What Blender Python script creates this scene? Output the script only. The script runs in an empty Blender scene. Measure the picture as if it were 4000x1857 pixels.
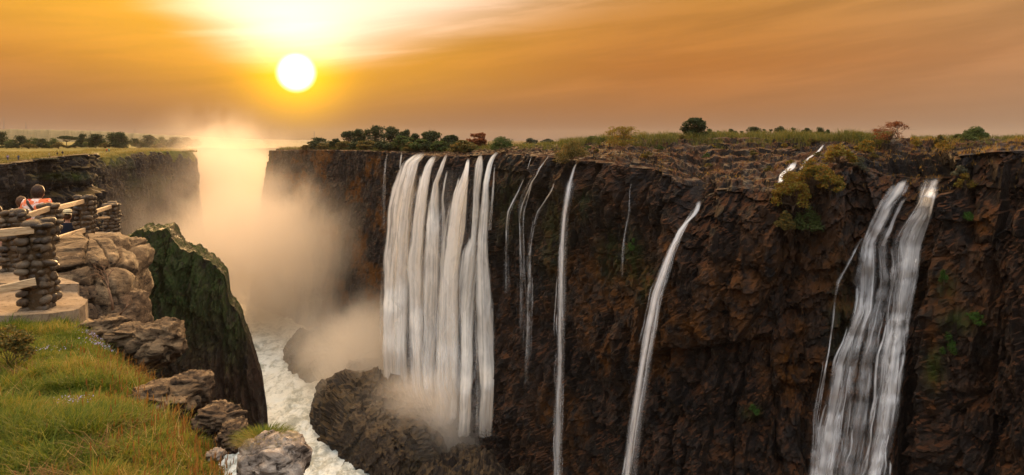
import bpy, math, random
import numpy as np
from mathutils import Vector
from mathutils.bvhtree import BVHTree
SC = bpy.context.scene
COL = SC.collection
PI = math.pi
F = 2606.0                       # focal length in pixels of a 4000 px wide frame
HV, CU = 551.0, 2000.0           # eye level row, centre column
rng = np.random.default_rng(7)

def P(u, v, Y):                  # a place seen at (u, v), Y metres ahead (eye at z = 0)
    return np.array([(u-CU)/F*Y, Y, -(v-HV)/F*Y])

# ------------------------------------------------------------------ noise (vectorised)
def _h(ix, iy, iz, k=0):
    n = (ix.astype(np.int64)*73856093) ^ (iy.astype(np.int64)*19349663) ^ (iz.astype(np.int64)*83492791) ^ (k*2654435761)
    n = n & 0xffffffff
    n = ((n ^ (n >> 15))*2246822519) & 0xffffffff
    n = ((n ^ (n >> 13))*3266489917) & 0xffffffff
    return ((n ^ (n >> 16)) & 0xffffff)/float(0xffffff)
def vnoise(x, y, z=0.0, k=0):
    x, y, z = np.broadcast_arrays(np.asarray(x, float), np.asarray(y, float), np.asarray(z, float))
    ix, iy, iz = np.floor(x), np.floor(y), np.floor(z)
    fx, fy, fz = x-ix, y-iy, z-iz
    fx, fy, fz = [f*f*f*(f*(f*6-15)+10) for f in (fx, fy, fz)]
    r = 0
    for dx in (0, 1):
        wx = fx if dx else 1-fx
        for dy in (0, 1):
            wy = fy if dy else 1-fy
            for dz in (0, 1):
                wz = fz if dz else 1-fz
                r = r + wx*wy*wz*_h(ix+dx, iy+dy, iz+dz, k)
    return r*2-1
def fbm(x, y, z=0.0, o=4, k=0, g=.5):
    a, s, r = 1., 0., 0.
    x, y, z = np.asarray(x, float), np.asarray(y, float), np.asarray(z, float)
    for i in range(o):
        r = r + a*vnoise(x, y, z, k+i*17); s += a
        a *= g; x, y, z = x*2.03+7.1, y*2.03+3.7, z*2.03+1.3
    return r/s
def worley(x, y, k=0):           # F1, F2, random value of the nearest cell
    x, y = np.broadcast_arrays(np.asarray(x, float), np.asarray(y, float))
    ix, iy = np.floor(x), np.floor(y)
    f1 = np.full(x.shape, 9.); f2 = np.full(x.shape, 9.); c = np.zeros(x.shape)
    zero = np.zeros_like(ix)
    for dx in (-1, 0, 1):
        for dy in (-1, 0, 1):
            px = ix+dx+_h(ix+dx, iy+dy, zero, k+1); py = iy+dy+_h(ix+dx, iy+dy, zero, k+2)
            d = np.hypot(px-x, py-y); r = _h(ix+dx, iy+dy, zero, k+3)
            near = d < f1
            f2 = np.where(near, f1, np.minimum(f2, d))
            c = np.where(near, r, c); f1 = np.where(near, d, f1)
    return f1, f2, c
def facet(x, y, k=0, tilt=1.):   # blocks: a level per cell plus a slant per cell, so that faces catch light differently
    x, y = np.broadcast_arrays(np.asarray(x, float), np.asarray(y, float))
    ix, iy = np.floor(x), np.floor(y); zero = np.zeros_like(ix)
    f1 = np.full(x.shape, 9.); out = np.zeros(x.shape)
    for dx in (-1, 0, 1):
        for dy in (-1, 0, 1):
            jx, jy = ix+dx, iy+dy
            px = jx+dx*0+_h(jx, jy, zero, k+1); py = jy+_h(jx, jy, zero, k+2)
            d = np.abs(px-x)+np.abs(py-y)*.8+.35*np.maximum(np.abs(px-x), np.abs(py-y))
            v = (_h(jx, jy, zero, k+3)-.5)+tilt*((_h(jx, jy, zero, k+4)-.5)*(x-px)+(_h(jx, jy, zero, k+5)-.5)*(y-py))
            near = d < f1; out = np.where(near, v, out); f1 = np.where(near, d, f1)
    return out
def sstep(a, b, x):
    t = np.clip((np.asarray(x, float)-a)/(b-a), 0, 1); return t*t*(3-2*t)

# ------------------------------------------------------------------ mesh helpers
def mesh_np(name, V, faces, mats=(), parent=None, smooth=False, attrs=None, midx=None):
    V = np.asarray(V, np.float32).reshape(-1, 3)
    me = bpy.data.meshes.new(name)
    fl = [np.asarray(f, np.int32) for f in (faces if isinstance(faces, (list, tuple)) else [faces]) if len(f)]
    me.vertices.add(len(V)); me.vertices.foreach_set('co', V.ravel())
    tot = np.concatenate([np.full(len(f), f.shape[1], np.int32) for f in fl])
    idx = np.concatenate([f.ravel() for f in fl])
    me.loops.add(len(idx)); me.loops.foreach_set('vertex_index', idx)
    me.polygons.add(len(tot))
    st = np.zeros(len(tot), np.int32); st[1:] = np.cumsum(tot)[:-1]
    me.polygons.foreach_set('loop_start', st)
    me.polygons.foreach_set('loop_total', tot)
    me.polygons.foreach_set('use_smooth', np.full(len(tot), smooth, bool))
    for m in mats: me.materials.append(m)
    if midx is not None: me.polygons.foreach_set('material_index', np.asarray(midx, np.int32))
    for a, d in (attrs or {}).items():
        at = me.attributes.new(a, 'FLOAT', 'POINT'); at.data.foreach_set('value', np.asarray(d, np.float32).ravel())
    me.update(calc_edges=True); me.validate(clean_customdata=False)
    o = bpy.data.objects.new(name, me); COL.objects.link(o)
    if parent is not None: o.parent = parent
    return o
def grid_faces(nr, nc, flip=False):
    i = np.arange(nr*nc).reshape(nr, nc)
    q = np.stack([i[:-1, :-1], i[:-1, 1:], i[1:, 1:], i[1:, :-1]], -1).reshape(-1, 4)
    return q[:, ::-1] if flip else q
class MB:                        # gathers pieces into one mesh
    def __init__(s): s.v, s.q, s.t, s.n = [], [], [], 0
    def add(s, V, q=None, t=None):
        V = np.asarray(V, float).reshape(-1, 3)
        if q is not None and len(q): s.q.append(np.asarray(q)+s.n)
        if t is not None and len(t): s.t.append(np.asarray(t)+s.n)
        s.v.append(V); s.n += len(V); return s
    def tube(s, pts, rad, n=6):
        pts = np.asarray(pts, float); rad = np.broadcast_to(rad, (len(pts),)); rings = []
        for i, p in enumerate(pts):
            d = pts[min(i+1, len(pts)-1)]-pts[max(i-1, 0)]; d = d/(np.linalg.norm(d)+1e-9)
            a = np.cross(d, [0.31, .17, 1.] if abs(d[2]) < .9 else [1., .1, 0]); a /= np.linalg.norm(a); b = np.cross(d, a)
            th = np.linspace(0, 2*PI, n, endpoint=False)
            rings.append(p+rad[i]*(np.outer(np.cos(th), a)+np.outer(np.sin(th), b)))
        V = np.concatenate(rings); i = np.arange(len(pts)*n).reshape(-1, n); j = np.roll(i, -1, 1)
        q = np.stack([i[:-1], j[:-1], j[1:], i[1:]], -1).reshape(-1, 4)
        t = np.concatenate([np.stack([np.zeros(n-2, int), np.arange(2, n), np.arange(1, n-1)], 1),
                            (len(pts)-1)*n+np.stack([np.zeros(n-2, int), np.arange(1, n-1), np.arange(2, n)], 1)])
        return s.add(V, q, t)
    def box(s, a, b, w, h, bev=.12):   # a beam from a to b with chamfered edges
        a, b = np.asarray(a, float), np.asarray(b, float); d = (b-a)/np.linalg.norm(b-a)
        x = np.cross(d, [0, 0, 1.]); x /= np.linalg.norm(x); y = np.cross(x, d)
        c = bev*min(w, h)
        prof = [(-w/2+c, -h/2), (w/2-c, -h/2), (w/2, -h/2+c), (w/2, h/2-c), (w/2-c, h/2), (-w/2+c, h/2), (-w/2, h/2-c), (-w/2, -h/2+c)]
        n = 8; V = np.concatenate([[p+x*u+y*v for u, v in prof] for p in (a, b)])
        i = np.arange(n); j = (i+1) % n
        q = np.stack([i, j, j+n, i+n], 1)
        t = np.concatenate([np.stack([np.zeros(6, int), np.arange(2, 8), np.arange(1, 7)], 1), 8+np.stack([np.zeros(6, int), np.arange(1, 7), np.arange(2, 8)], 1)])
        return s.add(V, q, t)
    def build(s, name, mat, parent=None, smooth=False):
        mats = mat if isinstance(mat, (list, tuple)) else [mat]
        return mesh_np(name, np.concatenate(s.v), [np.concatenate(x) for x in (s.q, s.t) if x], mats, parent, smooth)
def sphere_vf(nu=12, nv=8):      # unit sphere
    V = [(0, 0, -1)]
    for j in range(1, nv):
        a = -PI/2+PI*j/nv
        for i in range(nu): V.append((math.cos(a)*math.cos(2*PI*i/nu), math.cos(a)*math.sin(2*PI*i/nu), math.sin(a)))
    V.append((0, 0, 1)); q, t = [], []
    for j in range(nv-2):
        for i in range(nu):
            a, b = 1+j*nu+i, 1+j*nu+(i+1) % nu; q.append((a, b, b+nu, a+nu))
    for i in range(nu):
        t.append((0, 1+(i+1) % nu, 1+i)); t.append((len(V)-1, len(V)-1-nu+i, len(V)-1-nu+(i+1) % nu))
    return np.array(V, float), np.array(q), np.array(t)
def empty(name, loc=(0, 0, 0), rz=0.):
    o = bpy.data.objects.new(name, None); o.empty_display_size = .2
    o.location = loc; o.rotation_euler = (0, 0, rz); COL.objects.link(o); return o
def tag(o, label=None, cat=None, group=None, kind=None):
    for k, v in (('label', label), ('category', cat), ('group', group), ('kind', kind)):
        if v: o[k] = v
    return o
def place(o, loc):
    """Put the object's origin at loc, keeping a mesh whose vertices are in world space where it is."""
    o.data.transform(__import__('mathutils').Matrix.Translation(-Vector(loc))); o.location = loc; return o

# ------------------------------------------------------------------ materials
class NT:
    def __init__(s, name):
        s.m = bpy.data.materials.new(name); s.m.use_nodes = True; s.t = s.m.node_tree; s.t.nodes.clear()
        s.out = s.t.nodes.new('ShaderNodeOutputMaterial')
    def n(s, typ, **kw):
        nd = s.t.nodes.new('ShaderNode'+typ)
        for k, v in kw.items():
            if k in nd.inputs and not hasattr(nd, k): s.set(nd.inputs[k], v)
            elif hasattr(nd, k): setattr(nd, k, v)
            else: s.set(nd.inputs[k], v)
        return nd
    def set(s, sock, v):
        if isinstance(v, bpy.types.NodeSocket): s.t.links.new(v, sock)
        else: sock.default_value = v
    def math(s, op, a, b=0., c=None, clamp=False):
        nd = s.t.nodes.new('ShaderNodeMath'); nd.operation = op; nd.use_clamp = clamp
        s.set(nd.inputs[0], a); s.set(nd.inputs[1], b)
        if c is not None: s.set(nd.inputs[2], c)
        return nd.outputs[0]
    def mr(s, x, a, b, c=0., d=1.):
        nd = s.t.nodes.new('ShaderNodeMapRange'); nd.interpolation_type = 'SMOOTHSTEP'
        for i, v in enumerate((x, a, b, c, d)): s.set(nd.inputs[i], v)
        return nd.outputs[0]
    def mix(s, f, a, b, blend='MIX'):
        nd = s.t.nodes.new('ShaderNodeMix'); nd.data_type = 'RGBA'; nd.blend_type = blend
        s.set(nd.inputs[0], f); s.set(nd.inputs[6], a if not isinstance(a, tuple) else (*a, 1)); s.set(nd.inputs[7], b if not isinstance(b, tuple) else (*b, 1))
        return nd.outputs[2]
    def pos(s, scale=(1, 1, 1), kind='Object'):
        tc = s.t.nodes.new('ShaderNodeTexCoord'); mp = s.t.nodes.new('ShaderNodeMapping'); mp.inputs['Scale'].default_value = scale
        s.t.links.new(tc.outputs[kind], mp.inputs[0]); return mp.outputs[0]
    def noise(s, vec, scale, detail=4, rough=.55, dist=0.):
        nd = s.t.nodes.new('ShaderNodeTexNoise'); s.set(nd.inputs['Vector'], vec)
        nd.inputs['Scale'].default_value = scale; nd.inputs['Detail'].default_value = detail; nd.inputs['Roughness'].default_value = rough; nd.inputs['Distortion'].default_value = dist
        return nd.outputs[0]
    def vor(s, vec, scale, feature='F1', out='Distance'):
        nd = s.t.nodes.new('ShaderNodeTexVoronoi'); nd.feature = feature; s.set(nd.inputs['Vector'], vec); nd.inputs['Scale'].default_value = scale
        return nd.outputs[out]
    def attr(s, name):
        nd = s.t.nodes.new('ShaderNodeAttribute'); nd.attribute_name = name; return nd.outputs['Fac']
    def upz(s):
        g = s.t.nodes.new('ShaderNodeNewGeometry'); sx = s.t.nodes.new('ShaderNodeSeparateXYZ'); s.t.links.new(g.outputs['Normal'], sx.inputs[0]); return sx.outputs[2]
    def island(s):
        g = s.t.nodes.new('ShaderNodeNewGeometry'); return g.outputs['Random Per Island']
    def ramp(s, f, stops):
        nd = s.t.nodes.new('ShaderNodeValToRGB'); s.set(nd.inputs[0], f); e = nd.color_ramp.elements
        while len(e) < len(stops): e.new(.5)
        for i, (p, c) in enumerate(stops): e[i].position = p; e[i].color = (*c, 1)
        return nd.outputs[0]
    def bump(s, h, strength=.5, dist=.1):
        nd = s.t.nodes.new('ShaderNodeBump'); s.set(nd.inputs['Height'], h); nd.inputs['Strength'].default_value = strength; nd.inputs['Distance'].default_value = dist
        return nd.outputs[0]
    def bsdf(s, color, rough=.9, spec=.25, normal=None, **kw):
        nd = s.t.nodes.new('ShaderNodeBsdfPrincipled'); s.set(nd.inputs['Base Color'], color if not isinstance(color, tuple) else (*color, 1))
        s.set(nd.inputs['Roughness'], rough); s.set(nd.inputs['Specular IOR Level'], spec)
        if normal is not None: s.t.links.new(normal, nd.inputs['Normal'])
        for k, v in kw.items(): s.set(nd.inputs[k], v)
        return nd.outputs[0]
    def done(s, surf=None, vol=None):
        if surf is not None: s.t.links.new(surf, s.out.inputs['Surface'])
        if vol is not None: s.t.links.new(vol, s.out.inputs['Volume'])
        return s.m

def mat_cliff(name, dark, mid, light, lichen, moss, moss2, bs=1.0):
    k = NT(name); p = k.pos((1, 1, 1)); ps = k.pos((1, 1, .22))
    nb = k.noise(p, .045*bs, 4, .6, .5); n2 = k.noise(p, .33*bs, 6, .68); st = k.noise(ps, .8*bs, 5, .65, .6); n3 = k.noise(p, 2.2*bs, 6, .75)
    f = k.math('ADD', k.math('MULTIPLY', nb, .75), k.math('MULTIPLY', n2, .5))
    c = k.mix(k.mr(f, .50, .76), dark, mid)
    lf = k.math('MULTIPLY', k.mr(st, .48, .72), k.mr(f, .52, .72))
    c = k.mix(lf, c, light)
    c = k.mix(k.mr(n3, .40, .62, .75, .0), c, tuple(x*.5 for x in dark))
    wetst = k.noise(k.pos((1, 1, .06)), .42*bs, 4, .6, .4); c = k.mix(k.mr(wetst, .50, .66, 0, .75), c, tuple(x*.55 for x in dark))
    up = k.upz()
    lf = k.math('MULTIPLY', k.mr(up, .25, .8), k.mr(n2, .38, .58))
    c = k.mix(k.math('MULTIPLY', lf, .85), c, lichen)
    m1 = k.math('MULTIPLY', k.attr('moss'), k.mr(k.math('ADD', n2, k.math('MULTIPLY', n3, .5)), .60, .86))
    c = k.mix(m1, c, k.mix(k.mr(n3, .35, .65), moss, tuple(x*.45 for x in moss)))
    m2 = k.math('MULTIPLY', k.attr('green'), k.mr(k.math('ADD', st, k.math('MULTIPLY', n3, .4)), .56, .8))
    c = k.mix(m2, c, k.mix(k.mr(n3, .35, .65), moss2, tuple(x*.4 for x in moss2)))
    hgt = k.math('ADD', k.math('MULTIPLY', n3, .9), k.math('MULTIPLY', st, .5))
    wet = k.mr(n2, .42, .62, .45, .95)
    return k.done(k.bsdf(c, wet, .18, k.bump(hgt, .8, .5/bs)))
SKYTOP = 1.1
# ------------------------------------------------------------------ camera, sky, sun
cam_d = bpy.data.cameras.new('camera'); cam = bpy.data.objects.new('camera', cam_d); COL.objects.link(cam)
cam_d.sensor_width = 36; cam_d.lens = 36*F/4000; cam_d.shift_y = -(928.5-HV)/4000; cam_d.clip_start = .05; cam_d.clip_end = 40000
cam.location = (0, 0, 0); cam.rotation_euler = (PI/2, 0, 0); SC.camera = cam
SUN = np.array([(1157-CU)/F, 1., (HV-285)/F]); SUN /= np.linalg.norm(SUN)
SUN_EL = math.asin(SUN[2]); SUN_AZ = math.atan2(SUN[0], SUN[1])
SC.view_settings.view_transform = 'Standard'; SC.view_settings.look = 'None'; SC.view_settings.exposure = 0; SC.view_settings.gamma = 1
SC.render.engine = 'CYCLES'
cy = SC.cycles; cy.use_denoising = True; cy.max_bounces = 6; cy.diffuse_bounces = 3; cy.transparent_max_bounces = 24; cy.volume_bounces = 5
cy.volume_step_rate = 1.0; cy.volume_max_steps = 128; cy.sample_clamp_indirect = 6
cy.use_adaptive_sampling = True; cy.adaptive_threshold = .02

w = bpy.data.worlds.new('World'); SC.world = w; w.use_nodes = True
k = NT.__new__(NT); k.t = w.node_tree; k.t.nodes.clear(); k.m = None
k.out = k.t.nodes.new('ShaderNodeOutputWorld')
tc = k.t.nodes.new('ShaderNodeTexCoord'); nrm = k.t.nodes.new('ShaderNodeVectorMath'); nrm.operation = 'NORMALIZE'
k.t.links.new(tc.outputs['Generated'], nrm.inputs[0]); D = nrm.outputs[0]
sx = k.t.nodes.new('ShaderNodeSeparateXYZ'); k.t.links.new(D, sx.inputs[0]); dx, dy, dz = sx.outputs
dot = k.t.nodes.new('ShaderNodeVectorMath'); dot.operation = 'DOT_PRODUCT'; k.t.links.new(D, dot.inputs[0]); dot.inputs[1].default_value = tuple(SUN)
dt = k.math('MAXIMUM', dot.outputs['Value'], 0.)
ang = k.math('ARCCOSINE', k.math('MINIMUM', dt, 1.))
az = k.math('SUBTRACT', k.math('ARCTAN2', dx, dy), SUN_AZ)
zz = k.math('MAXIMUM', dz, 0.)
base = k.ramp(k.math('POWER', zz, .5), [(0., (.185, .122, .096)), (.12, (.225, .120, .070)), (.22, (.36, .148, .050)), (.33, (.53, .19, .036)),
      (.46, (.56, .24, .045)), (.56, (.80, .62, .42)), (.75, (.98, .90, .80)), (1., (.95, .92, .88))])
hi = k.math('ADD', 1., k.math('MULTIPLY', k.mr(dz, .22, .6), SKYTOP))
def vscale(c, f):
    nd = k.t.nodes.new('ShaderNodeVectorMath'); nd.operation = 'SCALE'
    if isinstance(c, tuple): nd.inputs[0].default_value = c
    else: k.t.links.new(c, nd.inputs[0])
    k.set(nd.inputs['Scale'], f); return nd.outputs[0]
def vadd(a, b):
    nd = k.t.nodes.new('ShaderNodeVectorMath'); nd.operation = 'ADD'; k.t.links.new(a, nd.inputs[0]); k.t.links.new(b, nd.inputs[1]); return nd.outputs[0]
# duller and greyer far from the sun
far = k.mr(ang, .55, 1.15)
base = k.mix(far, base, k.mix(.35, base, (.40, .31, .22)))
upc = k.mix(k.mr(k.math('ABSOLUTE', az), .3, 2.2), (1.45, .92, .40), (.92, .94, .98))
base = k.mix(k.mr(dz, .20, .42), base, upc)
c = vscale(base, hi)
# thin high cloud: long streaks
cmb = k.t.nodes.new('ShaderNodeCombineXYZ'); k.set(cmb.inputs[0], k.math('ADD', k.math('MULTIPLY', az, 2.2), k.math('MULTIPLY', dz, 2.))); k.set(cmb.inputs[1], k.math('ADD', k.math('MULTIPLY', dz, 22.), k.math('MULTIPLY', az, -2.6)))
s1 = k.noise(cmb.outputs[0], 1.1, 6, .55, .4)
streak = k.mr(s1, .38, .66, -.5, .5)
c = vscale(c, k.math('ADD', 1., k.math('MULTIPLY', streak, k.mr(dz, .01, .11, .0, .23))))
# bright veil of cirrus above the sun, spreading to the right
ridge = k.math('ADD', k.mr(az, .0, .5, .100, .185), k.mr(az, -.36, 0., .125, 0.))
veil = k.mr(k.math('ADD', k.math('SUBTRACT', dz, ridge), k.math('MULTIPLY', streak, .018)), -.02, .085)
vaz = k.math('MULTIPLY', k.mr(az, -.38, -.05), k.mr(az, .62, .02))
vl = k.math('MULTIPLY', veil, vaz)
c = vadd(c, vscale((.62, .66, .70), vl))
# golden body of light under the veil
gv = k.math('MULTIPLY', k.mr(dz, .02, .12), k.math('MULTIPLY', k.mr(az, -.55, -.02), k.mr(az, .55, .02)))
c = vadd(c, vscale((.28, .16, .002), gv))
lb = k.t.nodes.new('ShaderNodeVectorMath'); lb.operation = 'DOT_PRODUCT'; k.t.links.new(D, lb.inputs[0]); le = math.radians(24); lb.inputs[1].default_value = (math.sin(SUN_AZ)*math.cos(le), math.cos(SUN_AZ)*math.cos(le), math.sin(le))
lo_ = k.math('MULTIPLY', k.mr(lb.outputs['Value'], .80, 1.), k.mr(dz, .215, .33))
c = vadd(c, vscale((4.6, 2.05, .38), lo_))     # golden lobe added to the unseen sky above the frame to light the mist
c = vadd(c, vscale((.34, .17, .0), k.math('MULTIPLY', k.mr(dz, .07, .21), k.math('MULTIPLY', k.mr(az, .05, -.12), k.mr(az, -.75, -.35)))))
# glow round the sun and its veiled disc
def gauss(sig):
    t = k.math('DIVIDE', ang, sig); return k.math('POWER', 2.718, k.math('MULTIPLY', k.math('MULTIPLY', t, t), -1.))
c = vadd(c, vscale((1.15, .58, -.02), gauss(.060)))
c = vadd(c, vscale((.16, .075, -.01), gauss(.17)))
upglow = k.math('MULTIPLY', k.mr(dz, SUN[2]-.01, SUN[2]+.07), gauss(.085))
c = vadd(c, vscale((.3, .5, .6), upglow))
c = vadd(c, vscale((3.0, 2.7, 1.9), k.mr(ang, .0305, .0165)))
skyt = k.t.nodes.new('ShaderNodeTexSky'); skyt.sky_type = 'NISHITA'; skyt.sun_disc = False
skyt.sun_elevation = SUN_EL; skyt.sun_rotation = SUN_AZ; skyt.dust_density = 3.
c = vscale(c, 10.)                              # the background runs at strength 0.1
c = vadd(c, vscale(skyt.outputs[0], k.mr(dz, .2, .6, .0, .8)))
bg = k.t.nodes.new('ShaderNodeBackground'); k.t.links.new(c, bg.inputs[0]); bg.inputs[1].default_value = .1
k.t.links.new(bg.outputs[0], k.out.inputs[0])
sl = bpy.data.lights.new('sun', 'SUN'); sl.energy = 5; sl.angle = math.radians(.6); sl.color = (1., .59, .25)
so = bpy.data.objects.new('sun', sl); COL.objects.link(so); so.rotation_euler = Vector(-SUN).to_track_quat('-Z', 'Y').to_euler()
# ------------------------------------------------------------------ cliffs, river, plains
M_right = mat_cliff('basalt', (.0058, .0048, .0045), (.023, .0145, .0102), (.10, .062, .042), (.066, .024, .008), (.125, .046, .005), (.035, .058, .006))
M_left = mat_cliff('brown_basalt', (.018, .014, .013), (.055, .034, .022), (.12, .082, .055), (.10, .065, .022), (.06, .07, .01), (.03, .05, .008))
M_spur = mat_cliff('mossy_basalt', (.014, .009, .007), (.048, .022, .012), (.12, .058, .032), (.07, .055, .014), (.032, .052, .008), (.022, .042, .007))

def resample(pts, spacing):
    """pts: rows (X, Y, z, aux...), spacing: function of arc position -> metres."""
    pts = np.asarray(pts, float); seg = np.hypot(*np.diff(pts[:, :2], axis=0).T); s = np.concatenate([[0], np.cumsum(seg)])
    out = [0.]
    while out[-1] < s[-1]: out.append(out[-1]+spacing(np.interp(out[-1], s, pts[:, 1])))
    t = np.array(out[:-1]); R = np.stack([np.interp(t, s, pts[:, i]) for i in range(pts.shape[1])], 1)
    return t, R
def smooth1(a, n):
    if n < 2: return a
    kx = np.hanning(n+2)[1:-1]; kx /= kx.sum(); p = np.pad(a, (n, n), mode='edge')
    return np.convolve(p, kx, 'same')[n:-n]
def rock_disp(s, h, sc=1., k=0, col=1.):
    """basalt: columns, blocks, ledges, cracks (metres outward)"""
    wx = s+2.*sc*fbm(s/9/sc, h/14/sc, k*1., 3, k); wh = h+2.5*sc*fbm(s/9/sc, h/9/sc, 5.+k, 3, k+5)
    slant = .25*wh
    d = 3.0*col*facet((wx+slant*.4)/4.6/sc, wh/15./sc, k+11, .9)
    d += 1.5*facet((wx-slant*.3)/2.0/sc, wh/4.6/sc, k+23, 1.3)
    d += .75*facet((s+.3*wh)/.95/sc, h/1.7/sc, k+31, 1.5)
    big = fbm(s/30/sc, h/40/sc, k*1., 3, k+41)
    d += 6.5*big+1.3*fbm(s/5/sc, h/6/sc, k*1., 4, k+47)
    crev = 1-np.abs(fbm(wx/8/sc, wh/32/sc, 3.+k, 3, k+61))*3.2           # deep crevices between buttresses
    d -= 2.6*np.clip(crev, 0, 1)**3
    lh = (wh+2.5*fbm(s/15/sc, 0, 0, 2, k+3))/6.5
    d += 1.5*(lh-np.floor(lh)-.5)*sstep(-.1, .4, fbm(s/12/sc, h/12/sc, 2., 2, k+51))
    return d*sc
def cliff(name, pts, nsign, foot, spacing, rowstep, dispf, plateau, mat, mossf, bl, sm=25, pl=None):
    t, R = resample(pts, spacing)
    X, Y, Z = smooth1(R[:, 0], 7), smooth1(R[:, 1], 7), R[:, 2]
    tx, ty = np.gradient(smooth1(X, sm)), np.gradient(smooth1(Y, sm)); L = np.hypot(tx, ty)
    nx, ny = nsign*ty/L, -nsign*tx/L
    nx, ny = smooth1(nx, sm), smooth1(ny, sm); L = np.hypot(nx, ny); nx, ny = nx/L, ny/L
    H = (Z-foot).max(); hr = np.arange(0, H, rowstep)
    q = hr/hr[-1]
    h = q[::-1, None]*(Z-foot)[None, :]                    # bottom -> top
    S = np.broadcast_to(t[None, :], h.shape); U = CU+F*X/Y
    d = dispf(S, h, np.broadcast_to(U[None, :], h.shape), Z[None, :]-h)
    wx, wy, wz = X+nx*d, Y+ny*d, Z[None, :]-h
    wz = wz+.35*fbm(S/3, h/3, 9., 3)*sstep(0, 3, h)
    b = bl[1:, None]
    px, py, pz = plateau(S, b, U[None, :], Z[None, :], wx[-1:], wy[-1:], wz[-1:], R)
    ax, ay, az_ = [np.concatenate(v) for v in ((wx, px), (wy, py), (wz, pz))]
    ms, gr = mossf(ax, ay, az_, CU+F*ax/np.maximum(ay, 5))
    fc = grid_faces(*ax.shape, flip=nsign < 0)
    if pl is not None:                                     # drop the plateau of columns that have none
        nr = h.shape[0]; cells = np.arange((ax.shape[0]-1)*(ax.shape[1]-1)).reshape(ax.shape[0]-1, -1)
        keep = np.ones_like(cells, bool); ok = pl(U[None, :]+0*px, R, py)
        keep[nr-1:, :] = np.concatenate([ok[:1], ok])[:-1, :-1] & np.concatenate([ok[:1], ok])[:-1, 1:]
        fc = fc[keep.ravel()]
    V = np.stack([ax, ay, az_], -1).reshape(-1, 3)
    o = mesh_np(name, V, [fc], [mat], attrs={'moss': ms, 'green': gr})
    return o, V, fc

# --- right wall: seen column, distance, lip row, height of the ground behind, how far behind it is reached
tabR = np.array([  # u, Y, v_lip, z_back, b_back
 (1052, 452, 588, -7, 9), (1058, 440, 589, -7, 9), (1062, 432, 592, -6, 12), (1150, 410, 588, -5.6, 20), (1300, 375, 589, -5.2, 20), (1450, 340, 592, -5, 20), (1535, 318, 597, -4.8, 20),
 (1600, 292, 604, -4.5, 30), (1700, 260, 610, -4.2, 40), (1800, 240, 612, -3.8, 40), (1950, 222, 602, -2.8, 30), (2100, 208, 612, -2., 30), (2250, 193, 628, -1.0, 36),
 (2400, 180, 640, .0, 40), (2600, 168, 680, .6, 46), (2700, 163, 735, .8, 48), (2742, 161, 775, .8, 50), (2790, 158, 742, .9, 50), (2900, 154, 735, .9, 50), (3020, 150, 742, .9, 50), (3120, 149, 725, .8, 46),
 (3230, 147, 680, .5, 40), (3350, 146, 650, .3, 30), (3450, 143, 690, .2, 26), (3545, 141, 704, .2, 26), (3668, 137, 698, .2, 26), (3698, 132, 612, .0, 22), (3850, 128, 596, .0, 20), (4000, 123, 588, .0, 20),
 (4300, 112, 575, .0, 20), (5400, 84, 565, -.3, 20)])
XR = (tabR[:, 0]-CU)/F*tabR[:, 1]; ZR = -(tabR[:, 2]-HV)/F*tabR[:, 1]
ptsR = np.stack([XR, tabR[:, 1], ZR, tabR[:, 3], tabR[:, 4]], 1)
def dispR(S, h, U, Z):
    far = sstep(1600, 1500, U)
    d = rock_disp(S, h, 1., 3)*(1-.45*far)+far*1.1*fbm(S/5, h/60, 0, 4, 77)
    d += .10*h-.0*h
    # worn-back brow
    d -= np.clip(1-h/9., 0, 1)**2*4.0*(1-far)*(.6+.4*fbm(S/9, 0, 0, 2, 8))
    # buttress beside the jet, undercut below
    cut = np.interp(U, [2350, 2500, 2680, 2780, 2900, 2990, 3100], [-70, -58, -49, -47, -45.5, -37, -20])+1.5*fbm(S/3, 0, 0, 3, 14)
    bul = np.exp(-((U-2830)/190)**2)*np.exp(-((Z+27)/22)**2)*6.5+np.exp(-((U-2620)/130)**2)*np.exp(-((Z+45)/14)**2)*3.
    d += bul*sstep(cut-1.2, cut+.6, Z)
    d += -2.2*np.exp(-((U-2790)/200)**2)*sstep(cut+.4, cut-1, Z)*sstep(-80, -60, Z)
    # notch from which the jet leaps
    d -= 4.5*np.exp(-((U-2725)/38)**2)*np.exp(-((h)/9)**2)
    # bay of the stepped cascade and the bluff at its right
    d -= 4.5*np.exp(-((U-3480)/170)**4)*sstep(60, 10, h)
    d += 3.2*sstep(3672, 3712, U)+1.5*np.exp(-((U-3260)/70)**2)*sstep(30, 5, h)
    # stair steps under the cascade
    st = np.exp(-((U-3420)/260)**4); lh = (h+.02*(U-3400)+2*fbm(S/6, h/6, 0, 3, 21))/7.5
    d += st*1.6*(lh-np.floor(lh)-.4)+st*.12*h
    # caves / shadowed hollows
    for (uc, vc, su, sz, a) in ((2310, 690, 40, 5, -2.5), (2510, 740, 60, 6, -2.), (2900, 900, 30, 8, -1.8), (3190, 900, 60, 9, -2.5), (3300, 800, 60, 5, -2.), (3800, 680, 70, 5, -1.5), (2560, 900, 40, 5, -1.5)):
        zc = -(vc-HV)/F*155; d += a*np.exp(-((U-uc)/su)**2-((Z-zc)/sz)**2)
    return d
blR = np.concatenate([np.arange(0, 52, .4), np.geomspace(52, 9000, 26)])
def fan(b, x0, y0, R, w0=14.):
    r = np.hypot(x0, y0); xb, yb = smooth1(R[:, 0], 41)[None, :], smooth1(R[:, 1], 41)[None, :]; rb = np.hypot(xb, yb); w = sstep(0, w0, b)
    return x0*(1+b/r)*(1-w)+xb*(1+b/rb)*w, y0*(1+b/r)*(1-w)+yb*(1+b/rb)*w
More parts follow.
